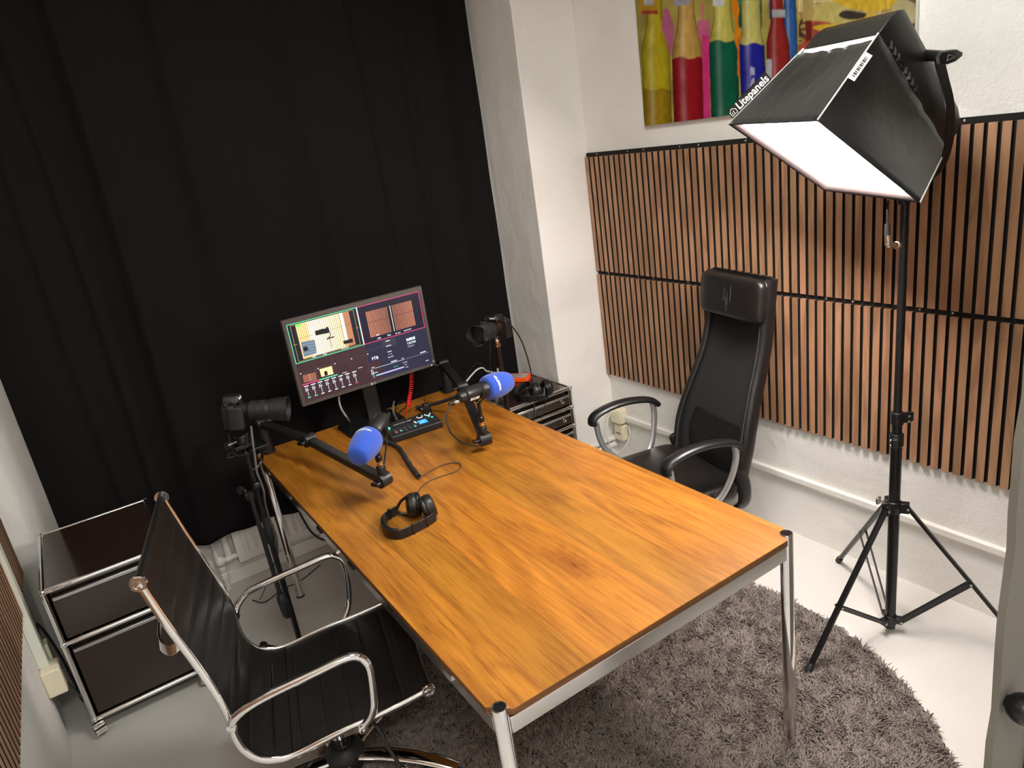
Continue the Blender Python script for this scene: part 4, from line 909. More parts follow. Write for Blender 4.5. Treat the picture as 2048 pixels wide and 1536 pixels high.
a1 = mic_arm('microphone_boom', 'black low microphone arm clamped at the left far corner of the table', (.052, 1.955), (.158, 1.645, .85), (.252, 1.132, .812), .876, ((1, .25, 0), (-1, -.3, 0), (-.93, -.35, 0)))
a2_ = mic_arm('microphone_boom', 'black low microphone arm clamped at the right far corner of the table', (.945, 1.952), (.868, 1.635, .856), (.703, 1.190, .790), .884, ((-1, .2, 0), (-1, .25, 0), (-1, .15, 0)))
def microphone(label, c, d, stem_xy, stem_z, side, txt_ang, hyp):
    c, d = V(c), V(d).normalized(); r = root('microphone', label, 'microphone', (stem_xy[0], stem_xy[1], stem_z))
    M = basis(c, d, z=(0, 0, 1)); ax = M.to_3x3() @ V((1, 0, 0))
    bm = NB(); lathe(bm, [(.014, -.105), (.020, -.100), (.024, -.078), (.031, -.072), (.0315, .0), (.029, .004), (.029, .012), (.0315, .016), (.0315, .045)], c, ax, 30); fin('microphone_body', bm, pm('mic_black', (.011, .0105, .0105), .42), r, True)
    bm = NB(); fo = []; prof = [(.030, .028), (.043, .032), (.0485, .046), (.0505, .068), (.0495, .092), (.0455, .118), (.0385, .142), (.031, .153), (.016, .158), (.001, .159)]
    prf = sm([V((a, b_, 0)) for a, b_ in prof], 4); lathe(bm, [(p_.x, p_.y) for p_ in prf], c, ax, 48); f_ = fin('foam_windscreen', bm, FOAM, r, True, ang=60)
    # lettering bent around the foam; letter tops towards the nose
    def wrap(s, size, ang, a0, mat, nm, sp=1):
        bm = text_bm(s, size, ext=.0002, bold=.0004, space=sp); bmesh.ops.subdivide_edges(bm, edges=[e for e in bm.edges if e.calc_length() > .006], cuts=2)
        for v in bm.verts:
            a_ = a0+v.co.y; rr = .0472
            for q1, q2 in zip(prf, prf[1:]):
                if q1.y <= a_ <= q2.y: rr = q1.x+(q2.x-q1.x)*(a_-q1.y)/(q2.y-q1.y+1e-9)
            th = ang+v.co.x/.050; v.co = M @ V((a_, 0, 0))+(M.to_3x3() @ V((0, math.cos(th), math.sin(th))))*(rr+.0008+v.co.z)
        fin(nm, bm, mat, f_, True)
    wrap('HILL|MEDIA', .0125, txt_ang[0], .062, INK, 'lettering'); 
    bm = NB()
    wrap('▸', .012, txt_ang[1], .075, pm('orange_print', (.9, .35, .12), .5), 'logo_mark')
    # yoke: u-shaped bracket from the stem to both sides of the body
    S = V((stem_xy[0], stem_xy[1], stem_z)); sd = M.to_3x3() @ V((0, 1, 0)); yp = c-ax*.010
    bt = V((S.x, S.y, c.z-.052)); pts = sm([yp+sd*.037, yp+sd*.038-V((0, 0, .02)), (yp+sd*.028).lerp(bt, .6)-V((0, 0, .006)), bt, (yp-sd*.028).lerp(bt, .6)-V((0, 0, .006)), yp-sd*.038-V((0, 0, .02)), yp-sd*.037], 6)
    bm = NB(); sweep(bm, pts, [(-.007, -.0018), (.007, -.0018), (.007, .0018), (-.007, .0018)], ax); 
    cyl(bm, S, bt, .0085, .0075, 16); lathe(bm, [(.011, 0), (.0125, .003), (.0125, .016), (.009, .020)], S, (0, 0, 1), 18)
    y_ = fin('yoke', bm, BLKM, r, True)
    for s in (-1, 1):
        bm = NB(); lathe(bm, [(.010, 0), (.011, .002), (.011, .008), (.006, .010), (.001, .010)], yp+sd*s*.038, sd*s, 16); fin('yoke_knob', bm, BLKM, y_, True)
    bm = NB(); q = c-ax*.085-M.to_3x3() @ V((0, 0, .012)); cyl(bm, q, q-ax*.040, .0095, n=18); fin('plug_ring', bm, pm('nickel', (.72, .70, .62), .22, 1), r, True)
    bm = NB(); cyl(bm, q-ax*.038, q-ax*.062, .0095, .006, 16); fin('plug', bm, RUB, r, True)
    return q-ax*.062, f_, M, c
qR, fR, MR, cR = microphone('microphone with blue foam windscreen on the right arm, nose towards the mesh chair', (.716, 1.191, .986), (.985, .156, -.067), (.703, 1.190), .866, 1, (math.radians(150), math.radians(225)), 0)
qL, fL, ML, cL = microphone('microphone with blue foam windscreen on the left arm, nose towards the ribbed chair', (.258, 1.139, .990), (-.71, -.69, -.139), (.252, 1.132), .886, -1, (math.radians(95), math.radians(180)), 0)
bm = text_bm('SHURE', .0145, ext=.0003, bold=.0005)
for v in bm.verts:
    th = math.radians(203)-v.co.y/.0315; rr = .0320+v.co.z; v.co = MR @ V((-.047+v.co.x, rr*math.cos(th), rr*math.sin(th)))
fin('maker_mark', bm, INK, bpy.data.objects['microphone'], True)
bm = NB(); tube(bm, sm([qR, at(898, 812, 'y', 1.14), at(893, 840, 'y', 1.12), at(904, 868, 'y', 1.10), at(925, 885, 'y', 1.11), at(950, 892, 'y', 1.14), at(966, 886, 'y', 1.18), V((.705, 1.195, .775))], 8), .0032, 8)
tag(fin('microphone_cable', bm, RUB), 'black cable looping from the right microphone down to its arm joint', 'cable')
bm = NB(); tube(bm, sm([qL, at(772, 838, 'y', 1.18), at(770, 855, 'y', 1.16), at(773, 880, 'y', 1.15), at(771, 905, 'y', 1.145), at(768, 928, 'y', 1.14)], 8), .0032, 8)
tag(fin('microphone_cable', bm, RUB), 'black cable hanging beside the left microphone stem', 'cable')
# ================================================================== HEADPHONES
def headphones(label, flip, loc, rz):
    """built lying on its side: band in the table plane, both cups together"""
    r = root('headphones', label, 'headphones', loc, rz); return r
def head_parts(r, band, cupA, cupB, axA, axB, rad=.043):
    # band: points in world at mid height
    pts = sm(band, 6)
    bm = NB(); sweep(bm, pts, [(-.016, -.0025), (.016, -.0025), (.016, .0025), (-.016, .0025)], V((0, 0, 1))); bd = fin('headband', bm, BLK, r, True, bev=.0015)
    m_ = len(pts); a, b_ = int(m_*.20), int(m_*.62)
    bm = NB(); sub = pts[a:b_]; n_ = len(sub)
    cen = sum(pts, V())/m_
    inn = [p_+(cen-p_).normalized()*.007*(1) for p_ in sub]
    sweep(bm, inn, lambda t: [((.0185+.0015*math.sin(t*40))*math.cos(q), (.0095*(1-.5*abs(2*t-1)**6))*math.sin(q)) for q in np.linspace(0, 2*PI, 15)[:-1]], V((0, 0, 1))); fin('head_cushion', bm, LEA, bd, True)
    for i in (int(m_*.12), int(m_*.75), int(m_*.88)):
        t = (pts[i+1]-pts[i]).normalized(); bm = NB(); M = basis(pts[i], t, z=(0, 0, 1)); bx(bm, -.004, .004, -.0042, .0042, -.018, .018, M); fin('band_clip', bm, BLKG, bd, True, bev=.001)
    for c, ax, end, nm in ((cupA, axA, band[0], 'A'), (cupB, axB, band[-1], 'B')):
        c, ax = V(c), V(ax).normalized()
        bm = NB(); lathe(bm, [(.001, .026), (.020, .027), (.036, .023), (rad-.002, .014), (rad, .006), (rad-.001, 0)], c, ax, 34); cp = fin('ear_cup', bm, pm('cup_black', (.011, .009, .008), .40), r, True)
        bm = NB(); u, w, dd = frame(ax)
        ring = [c+dd*-.008+(u*math.cos(t)+w*math.sin(t))*(rad-.012) for t in np.linspace(0, 2*PI, 37)[:-1]]; tube(bm, ring, [.0115+.0006*(i % 2) for i in range(36)], 10, closed=True); fin('ear_cushion', bm, LEA2, cp, True)
        bm = NB(); lathe(bm, [(rad-.014, -.006), (.001, -.006)], c, ax, 24, caps=False); fin('speaker_cloth', bm, FELT, cp, True)
        # two-armed fork from the band end to the cup rim
        e = V(end); bm = NB()
        side = (c-e).cross(V((0, 0, 1))).normalized()
        for s in (-1, 1):
            tip = c+V((0, 0, s*(rad-.004)))+ax*.006; mid = e.lerp(tip, .5)+V((0, 0, s*.012))
            tube(bm, sm([e+V((0, 0, s*.004)), e.lerp(mid, .5)+V((0, 0, s*.006)), mid, tip], 5), .005, 8)
        fin('fork', bm, BLK, cp, True)
hp = headphones('black studio headphones lying on the table with the band curled towards the ribbed chair', 0, (.20, .90, .74), 0)
zb_ = .758
band = [at(794, 1020, 'z', zb_+.004), at(781, 1027, 'z', zb_), at(769, 1037, 'z', zb_), at(764, 1048, 'z', zb_), at(768, 1060, 'z', zb_), at(780, 1068, 'z', zb_), at(797, 1069, 'z', zb_), at(816, 1063, 'z', zb_), at(836, 1053, 'z', zb_), at(856, 1042, 'z', zb_), at(871, 1032, 'z', zb_+.003)]
cA, cB = at(829, 1009, 'z', .783), at(854, 1014, 'z', .783)
axh = (cA-cB).normalized()
head_parts(hp, band, cA, cB, (-.95, .25, .12), (.95, -.30, .22), .041)
bm = NB(); tube(bm, sm([at(833, 990, 'z', .80), at(842, 975, 'z', .775), at(855, 964, 'z', .745), at(880, 953, 'z', .744), at(908, 944, 'z', .744), at(922, 934, 'z', .744), at(917, 926, 'z', .744), at(895, 927, 'z', .744), at(870, 937, 'z', .744), at(848, 950, 'z', .748), at(838, 955, 'z', .750)], 8), .0018, 8); fin('headphone_cord', bm, pm('cord_dark', (.06, .045, .035), .5), hp, True)
# sleeve holding the cable, lying across the table
bm = NB(); pts = sm([V((.44, 1.80, .752)), at(752, 880, 'z', .752), at(770, 883, 'z', .752), at(790, 890, 'z', .750), at(803, 902, 'z', .750), at(814, 920, 'z', .750), at(824, 935, 'z', .750), at(838, 953, 'z', .751)], 8)
tube(bm, pts, [.0082+.0008*math.sin(i*.9) for i in range(len(pts))], 14, caps=False); 
tag(fin('cable_sleeve', bm, pm('foam_sleeve', (.022, .021, .021), .65), solid=.0015), 'thick black foam cable sleeve lying on the table from the switcher towards the headphones', 'cable sleeve')
# second pair on the brown cabinet
hp2 = headphones('black studio headphones lying on the brown cabinet beside the pier', 0, (1.40, 1.95, .601), 0)
zc = .622
cA2, cB2 = at(1072, 781, 'z', .645), at(1093, 775, 'z', .645); ax2 = (cA2-cB2).normalized()
band2 = [at(1066, 777, 'z', zc), at(1056, 768, 'z', zc), at(1043, 773, 'z', zc), at(1033, 782, 'z', zc), at(1031, 791, 'z', zc), at(1040, 797, 'z', zc), at(1055, 798, 'z', zc), at(1073, 797, 'z', zc), at(1088, 794, 'z', zc)]
head_parts(hp2, band2, cA2, cB2, ax2, -ax2)
bm = NB(); tube(bm, sm([at(1088, 795, 'z', .612), at(1091, 799, 'z', .606), at(1090, 806, 'y', 1.785), at(1087, 825, 'y', 1.782), at(1083, 842, 'y', 1.782), at(1080, 858, 'y', 1.782)], 8), .0017, 6); fin('headphone_cord', bm, RUB, hp2, True)
# ================================================================== CAMERAS AND THEIR STANDS
def photo_camera(label, c, d, lens, up=(0, 0, 1), group=None):
    """c = mount centre, d = viewing direction"""
    r = root('camera_with_lens', label, 'camera', c); M = basis(c, d, z=up); R3 = M.to_3x3(); ax = R3 @ V((1, 0, 0))
    # local: x forward, y left of view, z up
    bm = NB(); poly = rrect(.128, .085, .012, 3); rings(bm, [[M @ V((x, y, z-.002)) for y, z in poly] for x in (-.045, -.006)]); bd = fin('camera_body', bm, pm('camera_black', (.009, .0085, .0085), .4), r, True, bev=.002)
    bm = NB(); prism(bm, rrect(.052, .034, .012, 4), -.046, .034, lambda a, b_, h: M @ V((a-.005, b_-.052, h))); fin('grip', bm, pm('camera_grip', (.012, .011, .011), .6, bump=.3, bscale=500), bd, True, bev=.004)
    bm = NB(); rings(bm, [[M @ V((x, y*w, z)) for y, z in ((-.026, .036), (.026, .036), (.017, .060), (-.017, .060))] for x, w in ((-.05, 1), (-.006, 1), (.004, .8))]); fin('viewfinder', bm, pm('camera_black', (.009, .0085, .0085), .4), bd, True, bev=.003)
    for x, y, rr in ((-.03, -.034, .010), (-.032, -.055, .009), (-.004, -.047, .0075), (-.028, .044, .010)):
        bm = NB(); lathe(bm, [(rr, 0), (rr, .008), (rr-.001, .009), (.001, .009)], M @ V((x, y, .038)), R3 @ V((0, 0, 1)), 20); dl = fin('dial', bm, BLKM, bd, True)
        bm = NB(); lathe(bm, [(rr-.0025, .0091), (rr-.0025, .0096), (.001, .0096)], M @ V((x, y, .038)), R3 @ V((0, 0, 1)), 16); fin('dial_top', bm, STEEL, dl, True)
    text('maker_mark', 'SONY', .0115, basis(M @ V((.0045, 0, .049)), R3 @ V((0, 1, 0)), y=R3 @ V((-.35, 0, 1))), INK, bd, ext=.0003, bold=.0004)
    bm = NB(); lathe(bm, [(.031, -.006), (.032, .002)], M @ V((0, 0, 0)), ax, 32); fin('mount_ring', bm, pm('orange_ring', (.75, .22, .06), .25, 1), r, True)
    bm = NB(); p0, L_ = [], 0
    lathe(bm, lens['barrel'], c, ax, 36); ln = fin('lens', bm, pm('lens_black', (.011, .0105, .0105), .45), r, True, ang=25)
    bm = NB()
    for a, b_, rr in lens['grips']:
        n_ = 60; rs_ = []
        for h in (a, b_): rs_.append([M @ V((h, (rr+(.0007 if k_ % 2 else 0))*math.cos(2*PI*k_/n_), (rr+(.0007 if k_ % 2 else 0))*math.sin(2*PI*k_/n_))) for k_ in range(n_)])
        rings(bm, rs_)
    fin('focus_ring', bm, pm('lens_rubber', (.008, .0078, .0078), .65), ln, True, ang=80)
    # hood: open tube
    h0, h1, r0, r1 = lens['hood']; bm = NB(); n_ = 64
    rs_ = []
    for (rr, hh) in ((r0, 0), (r0+(r1-r0)*.3, .3), (r1, 1), (r1-.0022, 1), (r0-.0022, .05)):
        ring = []
        for k_ in range(n_):
            a = 2*PI*k_/n_; cut = lens.get('petal', 0)*(.5-.5*math.cos(4*a)) if hh == 1 else 0
            ring.append(M @ V((h0+(h1-h0)*hh-cut, rr*math.cos(a), rr*math.sin(a))))
        rs_.append(ring)
    rings(bm, rs_, caps=False); fin('lens_hood', bm, pm('hood_black', (.013, .0125, .0125), .45), ln, True, ang=50)
    bm = NB(); lathe(bm, [(r0-.004, h0+.006), (r0*.6, h0+.009), (.001, h0+.010)], c, ax, 30); fin('front_glass', bm, pm('lens_glass', (.012, .012, .02), .05, coat=1), ln, True)
    return r, M
tele = dict(barrel=[(.028, 0), (.028, .026), (.0325, .032), (.0335, .060), (.0335, .100), (.032, .104)], grips=[(.036, .060, .0338), (.070, .090, .0345)], hood=(.100, .162, .037, .0425))
zoom_ = dict(barrel=[(.030, 0), (.033, .006), (.035, .022), (.0385, .034), (.0385, .108), (.036, .112)], grips=[(.036, .058, .0387), (.068, .098, .0387)], hood=(.100, .150, .0405, .047), petal=.022)
cl_c = at(481, 822, 'y', 1.42); cl_f = V((1, -.26, .012))
# aim so that the hood mouth falls where the photo shows it
tgt = at(572, 817, 'y', 1.35); camL, CML = photo_camera('camera with long lens on the stand behind the ribbed chair, pointing right', cl_c, (tgt-cl_c), tele)
cr_c = at(988, 658, 'y', 1.63); tgt2 = at(950, 673, 'y', 1.570); camR, CMR = photo_camera('camera with petal hood lens on the stand beside the white pier, pointing left', cr_c, (tgt2-cr_c), zoom_)
# flip screen of the right camera
bm = NB(); bx(bm, -.075, -.070, -.115, -.048, -.036, .014, CMR); fin('flip_screen', bm, BLKM, camR, True, bev=.002)
# ---- left stand: microphone stand with the boom folded down
sx_, sy_ = -.120, 1.415
st = root('boom_stand', 'black stand with folded boom arm carrying the long lens camera', 'stand', (sx_, sy_, 0))
bm = NB(); cyl(bm, (sx_, sy_, .06), (sx_, sy_, .70), .0105, n=16); cyl(bm, (sx_, sy_, .66), (sx_, sy_, .985), .0075, n=16); fin('stand_tube', bm, BLKM, st, True)
bm = NB(); lathe(bm, [(.012, 0), (.017, .01), (.017, .055), (.013, .075), (.012, .11)], (sx_, sy_, .60), n=20); fin('height_clutch', bm, RUB, st, True)
bm = NB(); tp = V((sx_, sy_, .985)); lathe(bm, [(.012, 0), (.016, .004), (.016, .018), (.013, .022)], tp-V((0, 0, .03)), n=20); bx(bm, sx_-.035, sx_+.035, sy_-.022, sy_+.022, .990, 1.004); lathe(bm, [(.024, 0), (.027, .01), (.024, .032), (.02, .036)], (sx_, sy_, 1.003), n=24)
fin('tripod_head', bm, BLKM, st, True, bev=.002)
bm = NB(); hd = V((-.9, -.35, 0)).normalized(); lathe(bm, [(.008, .02), (.008, .045), (.015, .047), (.015, .062), (.010, .066)], (sx_, sy_, 1.02), hd, 16); fin('pan_knob', bm, BLKM, st, True)
ph = V((sx_+.055, sy_+.01, 0))
bm = NB(); bx(bm, sx_+.01, sx_+.075, sy_-.03, sy_+.03, .975, .983); tube(bm, sm([V((sx_+.06, sy_, .975)), V((sx_+.05, sy_+.02, .92)), V((sx_+.02, sy_, .90)), V((sx_, sy_, .90))], 5), .006); fin('phone_plate', bm, BLKM, st, True, bev=.002)
bm = NB(); p0 = at(507, 968, 'y', 1.40); lathe(bm, [(.010, -.018), (.017, -.014), (.017, .014), (.010, .018)], at(500, 990, 'y', 1.41), (.9, -.3, 0), 18); cyl(bm, at(500, 990, 'y', 1.41), at(512, 975, 'y', 1.39), .006); sph(bm, at(514, 972, 'y', 1.385), (.016, .009, .016)); cyl(bm, at(500, 990, 'y', 1.41), at(484, 978, 'y', 1.43), .006); lathe(bm, [(.012, 0), (.015, .004), (.015, .014), (.009, .018)], at(484, 978, 'y', 1.43), (-.8, -.5, 0), 16)
fin('boom_clutch', bm, BLKM, st, True)
b0, b1, b2 = at(500, 988, 'y', 1.395), at(560, 1188, 'y', 1.36), at(577, 1232, 'y', 1.36)
bm = NB(); cyl(bm, b0, b1, .0085, n=14); fin('boom_tube', bm, BLKM, st, True)
bm = NB(); d = (b2-b1).normalized(); lathe(bm, [(.010, 0), (.0165, .010), (.0185, .03), (.019, (b2-b1).length-.01), (.015, (b2-b1).length)], b1, d, 22); fin('counterweight', bm, RUB, st, True)
for a in (math.radians(108), math.radians(228), math.radians(348)):
    d = V((math.cos(a), math.sin(a), 0)); bm = NB(); c0 = V((sx_, sy_, .10)); f0 = c0+d*.315; f0.z = .016; cyl(bm, c0, f0, .0075, n=12); lg = fin('stand_leg', bm, BLKM, st, True)
    bm = NB(); e = (f0-c0).normalized(); lathe(bm, [(.0075, -.02), (.013, -.012), (.0155, .0), (.014, .014), (.008, .018)], f0, e, 16); fin('rubber_foot', bm, RUB, lg, True)
bm = NB(); lathe(bm, [(.014, .075), (.024, .08), (.024, .115), (.014, .125)], (sx_, sy_, 0), n=20); fin('leg_hub', bm, RUB, st, True)
bm = NB(); tube(bm, sm([at(502, 852, 'y', 1.38), at(505, 880, 'y', 1.37), at(510, 915, 'y', 1.37), at(514, 945, 'y', 1.37), at(522, 965, 'y', 1.38), at(528, 985, 'y', 1.39), at(531, 1010, 'y', 1.42), at(540, 1040, 'y', 1.48), at(553, 1075, 'y', 1.55), at(555, 1115, 'y', 1.60), at(546, 1135, 'y', 1.62), at(548, 1160, 'y', 1.60), at(575, 1176, 'y', 1.62)], 8), .0038, 8)
tag(fin('camera_cable', bm, pm('grey_cable', (.13, .12, .12), .45)), 'grey cable hanging from the left camera down past the boom stand', 'cable')
bm = NB(); tube(bm, sm([at(457, 868, 'y', 1.39), at(460, 885, 'y', 1.39), at(466, 905, 'y', 1.40), at(470, 912, 'y', 1.405), at(455, 915, 'y', 1.41), at(462, 905, 'y', 1.41), at(478, 912, 'y', 1.39), at(492, 908, 'y', 1.38)], 8), .0022, 8)
tag(fin('looped_cable', bm, RUB), 'thin black cable looped around the left camera stand head', 'cable')
# ---- right stand
sx_, sy_ = 1.083, 1.640
st = root('camera_stand', 'black pole stand with brass top carrying the petal hood camera', 'stand', (sx_, sy_, 0))
bm = NB(); cyl(bm, (sx_, sy_, .035), (sx_, sy_, .60), .014, n=16); cyl(bm, (sx_, sy_, .58), (sx_, sy_, .985), .0115, n=18); fin('stand_tube', bm, pm('dark_tube', (.035, .022, .016), .25, .6), st, True)
bm = NB(); lathe(bm, [(.012, .985), (.014, .987), (.014, .996), (.010, 1.0), (.010, 1.01), (.012, 1.012), (.009, 1.018), (.007, 1.032)], (sx_, sy_, 0), n=22); fin('brass_stud', bm, pm('copper_metal', (.75, .48, .34), .22, 1), st, True)
bm = NB(); lathe(bm, [(.014, .58), (.018, .585), (.018, .62), (.013, .63)], (sx_, sy_, 0), n=18); lathe(bm, [(.006, .012), (.006, .03), (.012, .032), (.012, .042)], (sx_, sy_, .60), (1, -.3, 0), 12); fin('clamp_collar', bm, BLKM, st, True)
bm = NB(); bx(bm, sx_-.022, sx_+.022, sy_-.02, sy_+.02, 1.030, 1.038); fin('mounting_plate', bm, BLKM, st, True, bev=.002)
for a in (math.radians(60), math.radians(180), math.radians(300)):
    d = V((math.cos(a), math.sin(a), 0)); bm = NB(); rr = .10 if a < 1.2 else .22; cyl(bm, V((sx_, sy_, .22))+d*.012, V((sx_, sy_, .008))+d*rr, .008, n=10); fin('stand_leg', bm, BLKM, st, True)
bm = NB(); tube(bm, sm([at(980, 682, 'y', 1.62), at(980, 700, 'y', 1.62), at(979, 720, 'y', 1.63), at(981, 740, 'y', 1.66), at(978, 765, 'y', 1.70)], 8), .0022, 8); fin('wire', bm, RUB, st, True)
bm = NB(); tube(bm, sm([CMR @ V((-.04, -.065, .0)), at(1015, 649, 'y', 1.62), at(1028, 658, 'y', 1.64), at(1042, 680, 'y', 1.66), at(1053, 710, 'y', 1.70), at(1061, 740, 'y', 1.74), at(1066, 775, 'y', 1.775), at(1069, 800, 'y', 1.775), at(1067, 835, 'y', 1.775), at(1066, 860, 'y', 1.775)], 8), .0032, 8)
tag(fin('camera_cable', bm, RUB), 'black cable arching from the right camera down in front of the brown cabinet', 'cable')
# ================================================================== ORANGE DRIVE, POWER STRIP
def frame4(o, x, y): return basis(o, x, y=y)
dc = at(1037, 755, 'z', .614); r = root('portable_drive', 'orange rubber cased portable drive with silver top on the brown cabinet', 'hard drive', (dc.x, dc.y, .601), math.radians(-52))
bm = NB(); prism(bm, rrect(.138, .088, .012, 4), .0005, .024, lambda a, b_, h: V((a, b_, h))); fin('rubber_case', bm, ORG, r, bev=.004, seg=3)
bm = NB(); prism(bm, rrect(.104, .062, .004, 3), .0235, .0250, lambda a, b_, h: V((a, b_, h))); pl_ = fin('silver_plate', bm, pm('silver_plate', (.62, .62, .60), .35, .5), r)
text('print', 'rugged', .012, WM[r] @ Matrix.Translation((.0, .01, .0253)), GREY, pl_)
sc0, sc1 = V((1.20, 2.135, 0)), V((1.41, 2.175, 0))
r = root('power_strip', 'white power strip with plugs on the brown cabinet behind the right microphone', 'power strip', ((sc0.x+sc1.x)/2, (sc0.y+sc1.y)/2, .601), math.atan2(sc1.y-sc0.y, sc1.x-sc0.x))
L_ = .24
bm = NB(); prism(bm, rrect(L_, .055, .006, 3), .0005, .034, lambda a, b_, h: V((a, b_, h))); bd = fin('strip_housing', bm, WHITE, r, bev=.003)
for k_ in range(4):
    bm = NB(); lathe(bm, [(.019, .0341), (.019, .0346), (.017, .0346), (.016, .0345), (.001, .0345)], (-.09+k_*.055, 0, 0), n=22); fin('socket', bm, pm('socket_white', (.6, .6, .57), .5), bd)
bm = NB(); lathe(bm, [(.019, .034), (.019, .055), (.012, .072), (.006, .076)], (-.035, 0, 0), n=20); fin('black_plug', bm, RUB, r, label='round black plug')
bm = NB(); lathe(bm, [(.019, .034), (.018, .052), (.010, .060)], (.02, 0, 0), n=20); bx(bm, .012, .028, -.009, .009, .05, .085); fin('white_plug', bm, WHITE, r, label='white plug')
bm = NB(); lathe(bm, [(.019, .034), (.018, .060), (.010, .066)], (.075, 0, 0), n=20); bx(bm, .062, .088, -.015, .015, .055, .09); fin('white_plug', bm, WHITE, r, bev=.003)
pw = WM[r] @ V((.02, 0, .085)); q_ = pw.y
bm = NB(); tube(bm, sm([pw, at(973, 742, 'y', q_-.01), at(966, 736, 'y', q_-.02), at(956, 738, 'y', q_-.04), at(945, 748, 'y', q_-.06), at(935, 760, 'y', q_-.08), at(926, 772, 'y', q_-.10)], 8), .0045, 8)
tag(fin('white_cable', bm, WHITE), 'thick white cable arching from the power strip behind the right microphone arm', 'cable')
bm = NB(); tube(bm, sm([at(990, 748, 'y', 2.15), at(975, 735, 'y', 2.12), at(955, 726, 'y', 2.10), at(943, 737, 'y', 2.06), at(934, 752, 'y', 2.03), at(928, 768, 'y', 2.02)], 8), .0022, 8)
tag(fin('black_cable', bm, RUB), 'thin black cable arching over the power strip in front of the curtain', 'cable')
# ================================================================== OTHER CABLES ON THE TABLE
def coil(bm, pts, R_, turns, r_, n=8):
    P_ = sm(pts, 14); m_ = len(P_); out = []; per = 10; tot = turns*per
    for i in range(tot+1):
        s = i/tot*(m_-1); k_ = min(int(s), m_-2); p_ = P_[k_].lerp(P_[k_+1], s-k_); t = (P_[min(k_+2, m_-1)]-P_[max(k_-1, 0)]).normalized(); u, w, dd = frame(t)
        a = i*2*PI/per; out.append(p_+(u*math.cos(a)+w*math.sin(a))*R_)
    tube(bm, out, r_, n)
bm = NB(); coil(bm, [at(823, 746, 'y', 1.93), at(823, 765, 'y', 1.91), at(821, 785, 'y', 1.89), at(818, 802, 'y', 1.86), at(817, 812, 'y', 1.84)], .0085, 20, .0017)
tube(bm, sm([at(817, 812, 'y', 1.84), at(813, 822, 'y', 1.81), at(815, 834, 'z', .775)], 6), .002, 8); 
tag(fin('coiled_cable', bm, RED), 'bright red coiled cable hanging down behind the switcher', 'cable')
CB = pm('corrugated_black', (.016, .015, .015), .5)
bm = NB(); pts = sm([at(832, 815, 'z', .760), at(850, 812, 'z', .765), at(875, 806, 'z', .79), at(900, 798, 'z', .82), at(925, 789, 'z', .85)], 24); tube(bm, pts, [.0085 if i % 2 else .0068 for i in range(len(pts))], 12)
tag(fin('corrugated_hose', bm, CB, ang=20), 'ribbed black cable conduit rising from the switcher to the right microphone arm', 'cable conduit')
bm = NB(); q_ = at(853, 815, 'z', .765); bx(bm, q_.x-.018, q_.x+.018, q_.y-.012, q_.y+.012, .741, .785); lathe(bm, [(.008, 0), (.012, .006), (.012, .02), (.006, .026)], (q_.x-.02, q_.y-.01, .77), (-1, -.4, 0), 12)
tag(fin('cable_clamp', bm, BLK, bev=.004), 'small black clamp holding the ribbed conduit behind the switcher', 'clamp')
def cab(label, pts, rr, mat=RUB, name='cable'):
    bm = NB(); tube(bm, sm(pts, 8), rr, 8); tag(fin(name, bm, mat), label, 'cable')
cab('grey cable curving up behind the switcher under the monitor', [at(788, 803, 'y', 1.90), at(786, 815, 'y', 1.86), at(788, 828, 'y', 1.83), at(793, 838, 'z', .765)], .0042, pm('grey_cable', (.13, .12, .12), .45), 'loop_cable')
cab('black cable loop on the table between the monitor foot and the switcher', [at(793, 840, 'z', .76), at(790, 822, 'z', .77), at(797, 806, 'z', .775), at(808, 803, 'z', .76), at(813, 812, 'z', .75), at(800, 824, 'z', .745), at(792, 838, 'z', .748)], .0024, RUB, 'loop_cable')
cab('thin brown cable running over the table behind the switcher', [at(815, 826, 'z', .745), at(828, 815, 'z', .743), at(845, 822, 'z', .743), at(856, 818, 'z', .743), at(852, 805, 'z', .743), at(848, 798, 'z', .743), at(853, 788, 'z', .743)], .0016, pm('brown_cable', (.10, .05, .02), .5), 'thin_cable')
cab('black cable hanging below the left edge of the table in front of the radiator', [at(591, 1008, 'x', .06), at(602, 1030, 'x', .06), at(618, 1058, 'x', .06), at(636, 1075, 'x', .05), at(660, 1083, 'x', .03)], .0042, RUB, 'hanging_cable')
cab('thin black cable twisting down beside the boom stand to the floor', [at(528, 985, 'y', 1.62), at(522, 1015, 'y', 1.62), at(526, 1042, 'y', 1.62), at(545, 1048, 'y', 1.62), at(550, 1080, 'y', 1.63), at(556, 1112, 'y', 1.66), at(547, 1128, 'y', 1.68), at(549, 1150, 'y', 1.70), at(535, 1165, 'y', 1.73), at(520, 1198, 'z', .004), at(505, 1200, 'z', .004)], .002, RUB, 'thin_cable')
cab('black cable lying on the floor behind the far left table leg', [at(505, 1200, 'z', .004), at(530, 1204, 'z', .004), at(565, 1178, 'z', .004), at(588, 1168, 'z', .004), at(610, 1155, 'z', .004), at(640, 1130, 'z', .004)], .0025, RUB, 'floor_cable')
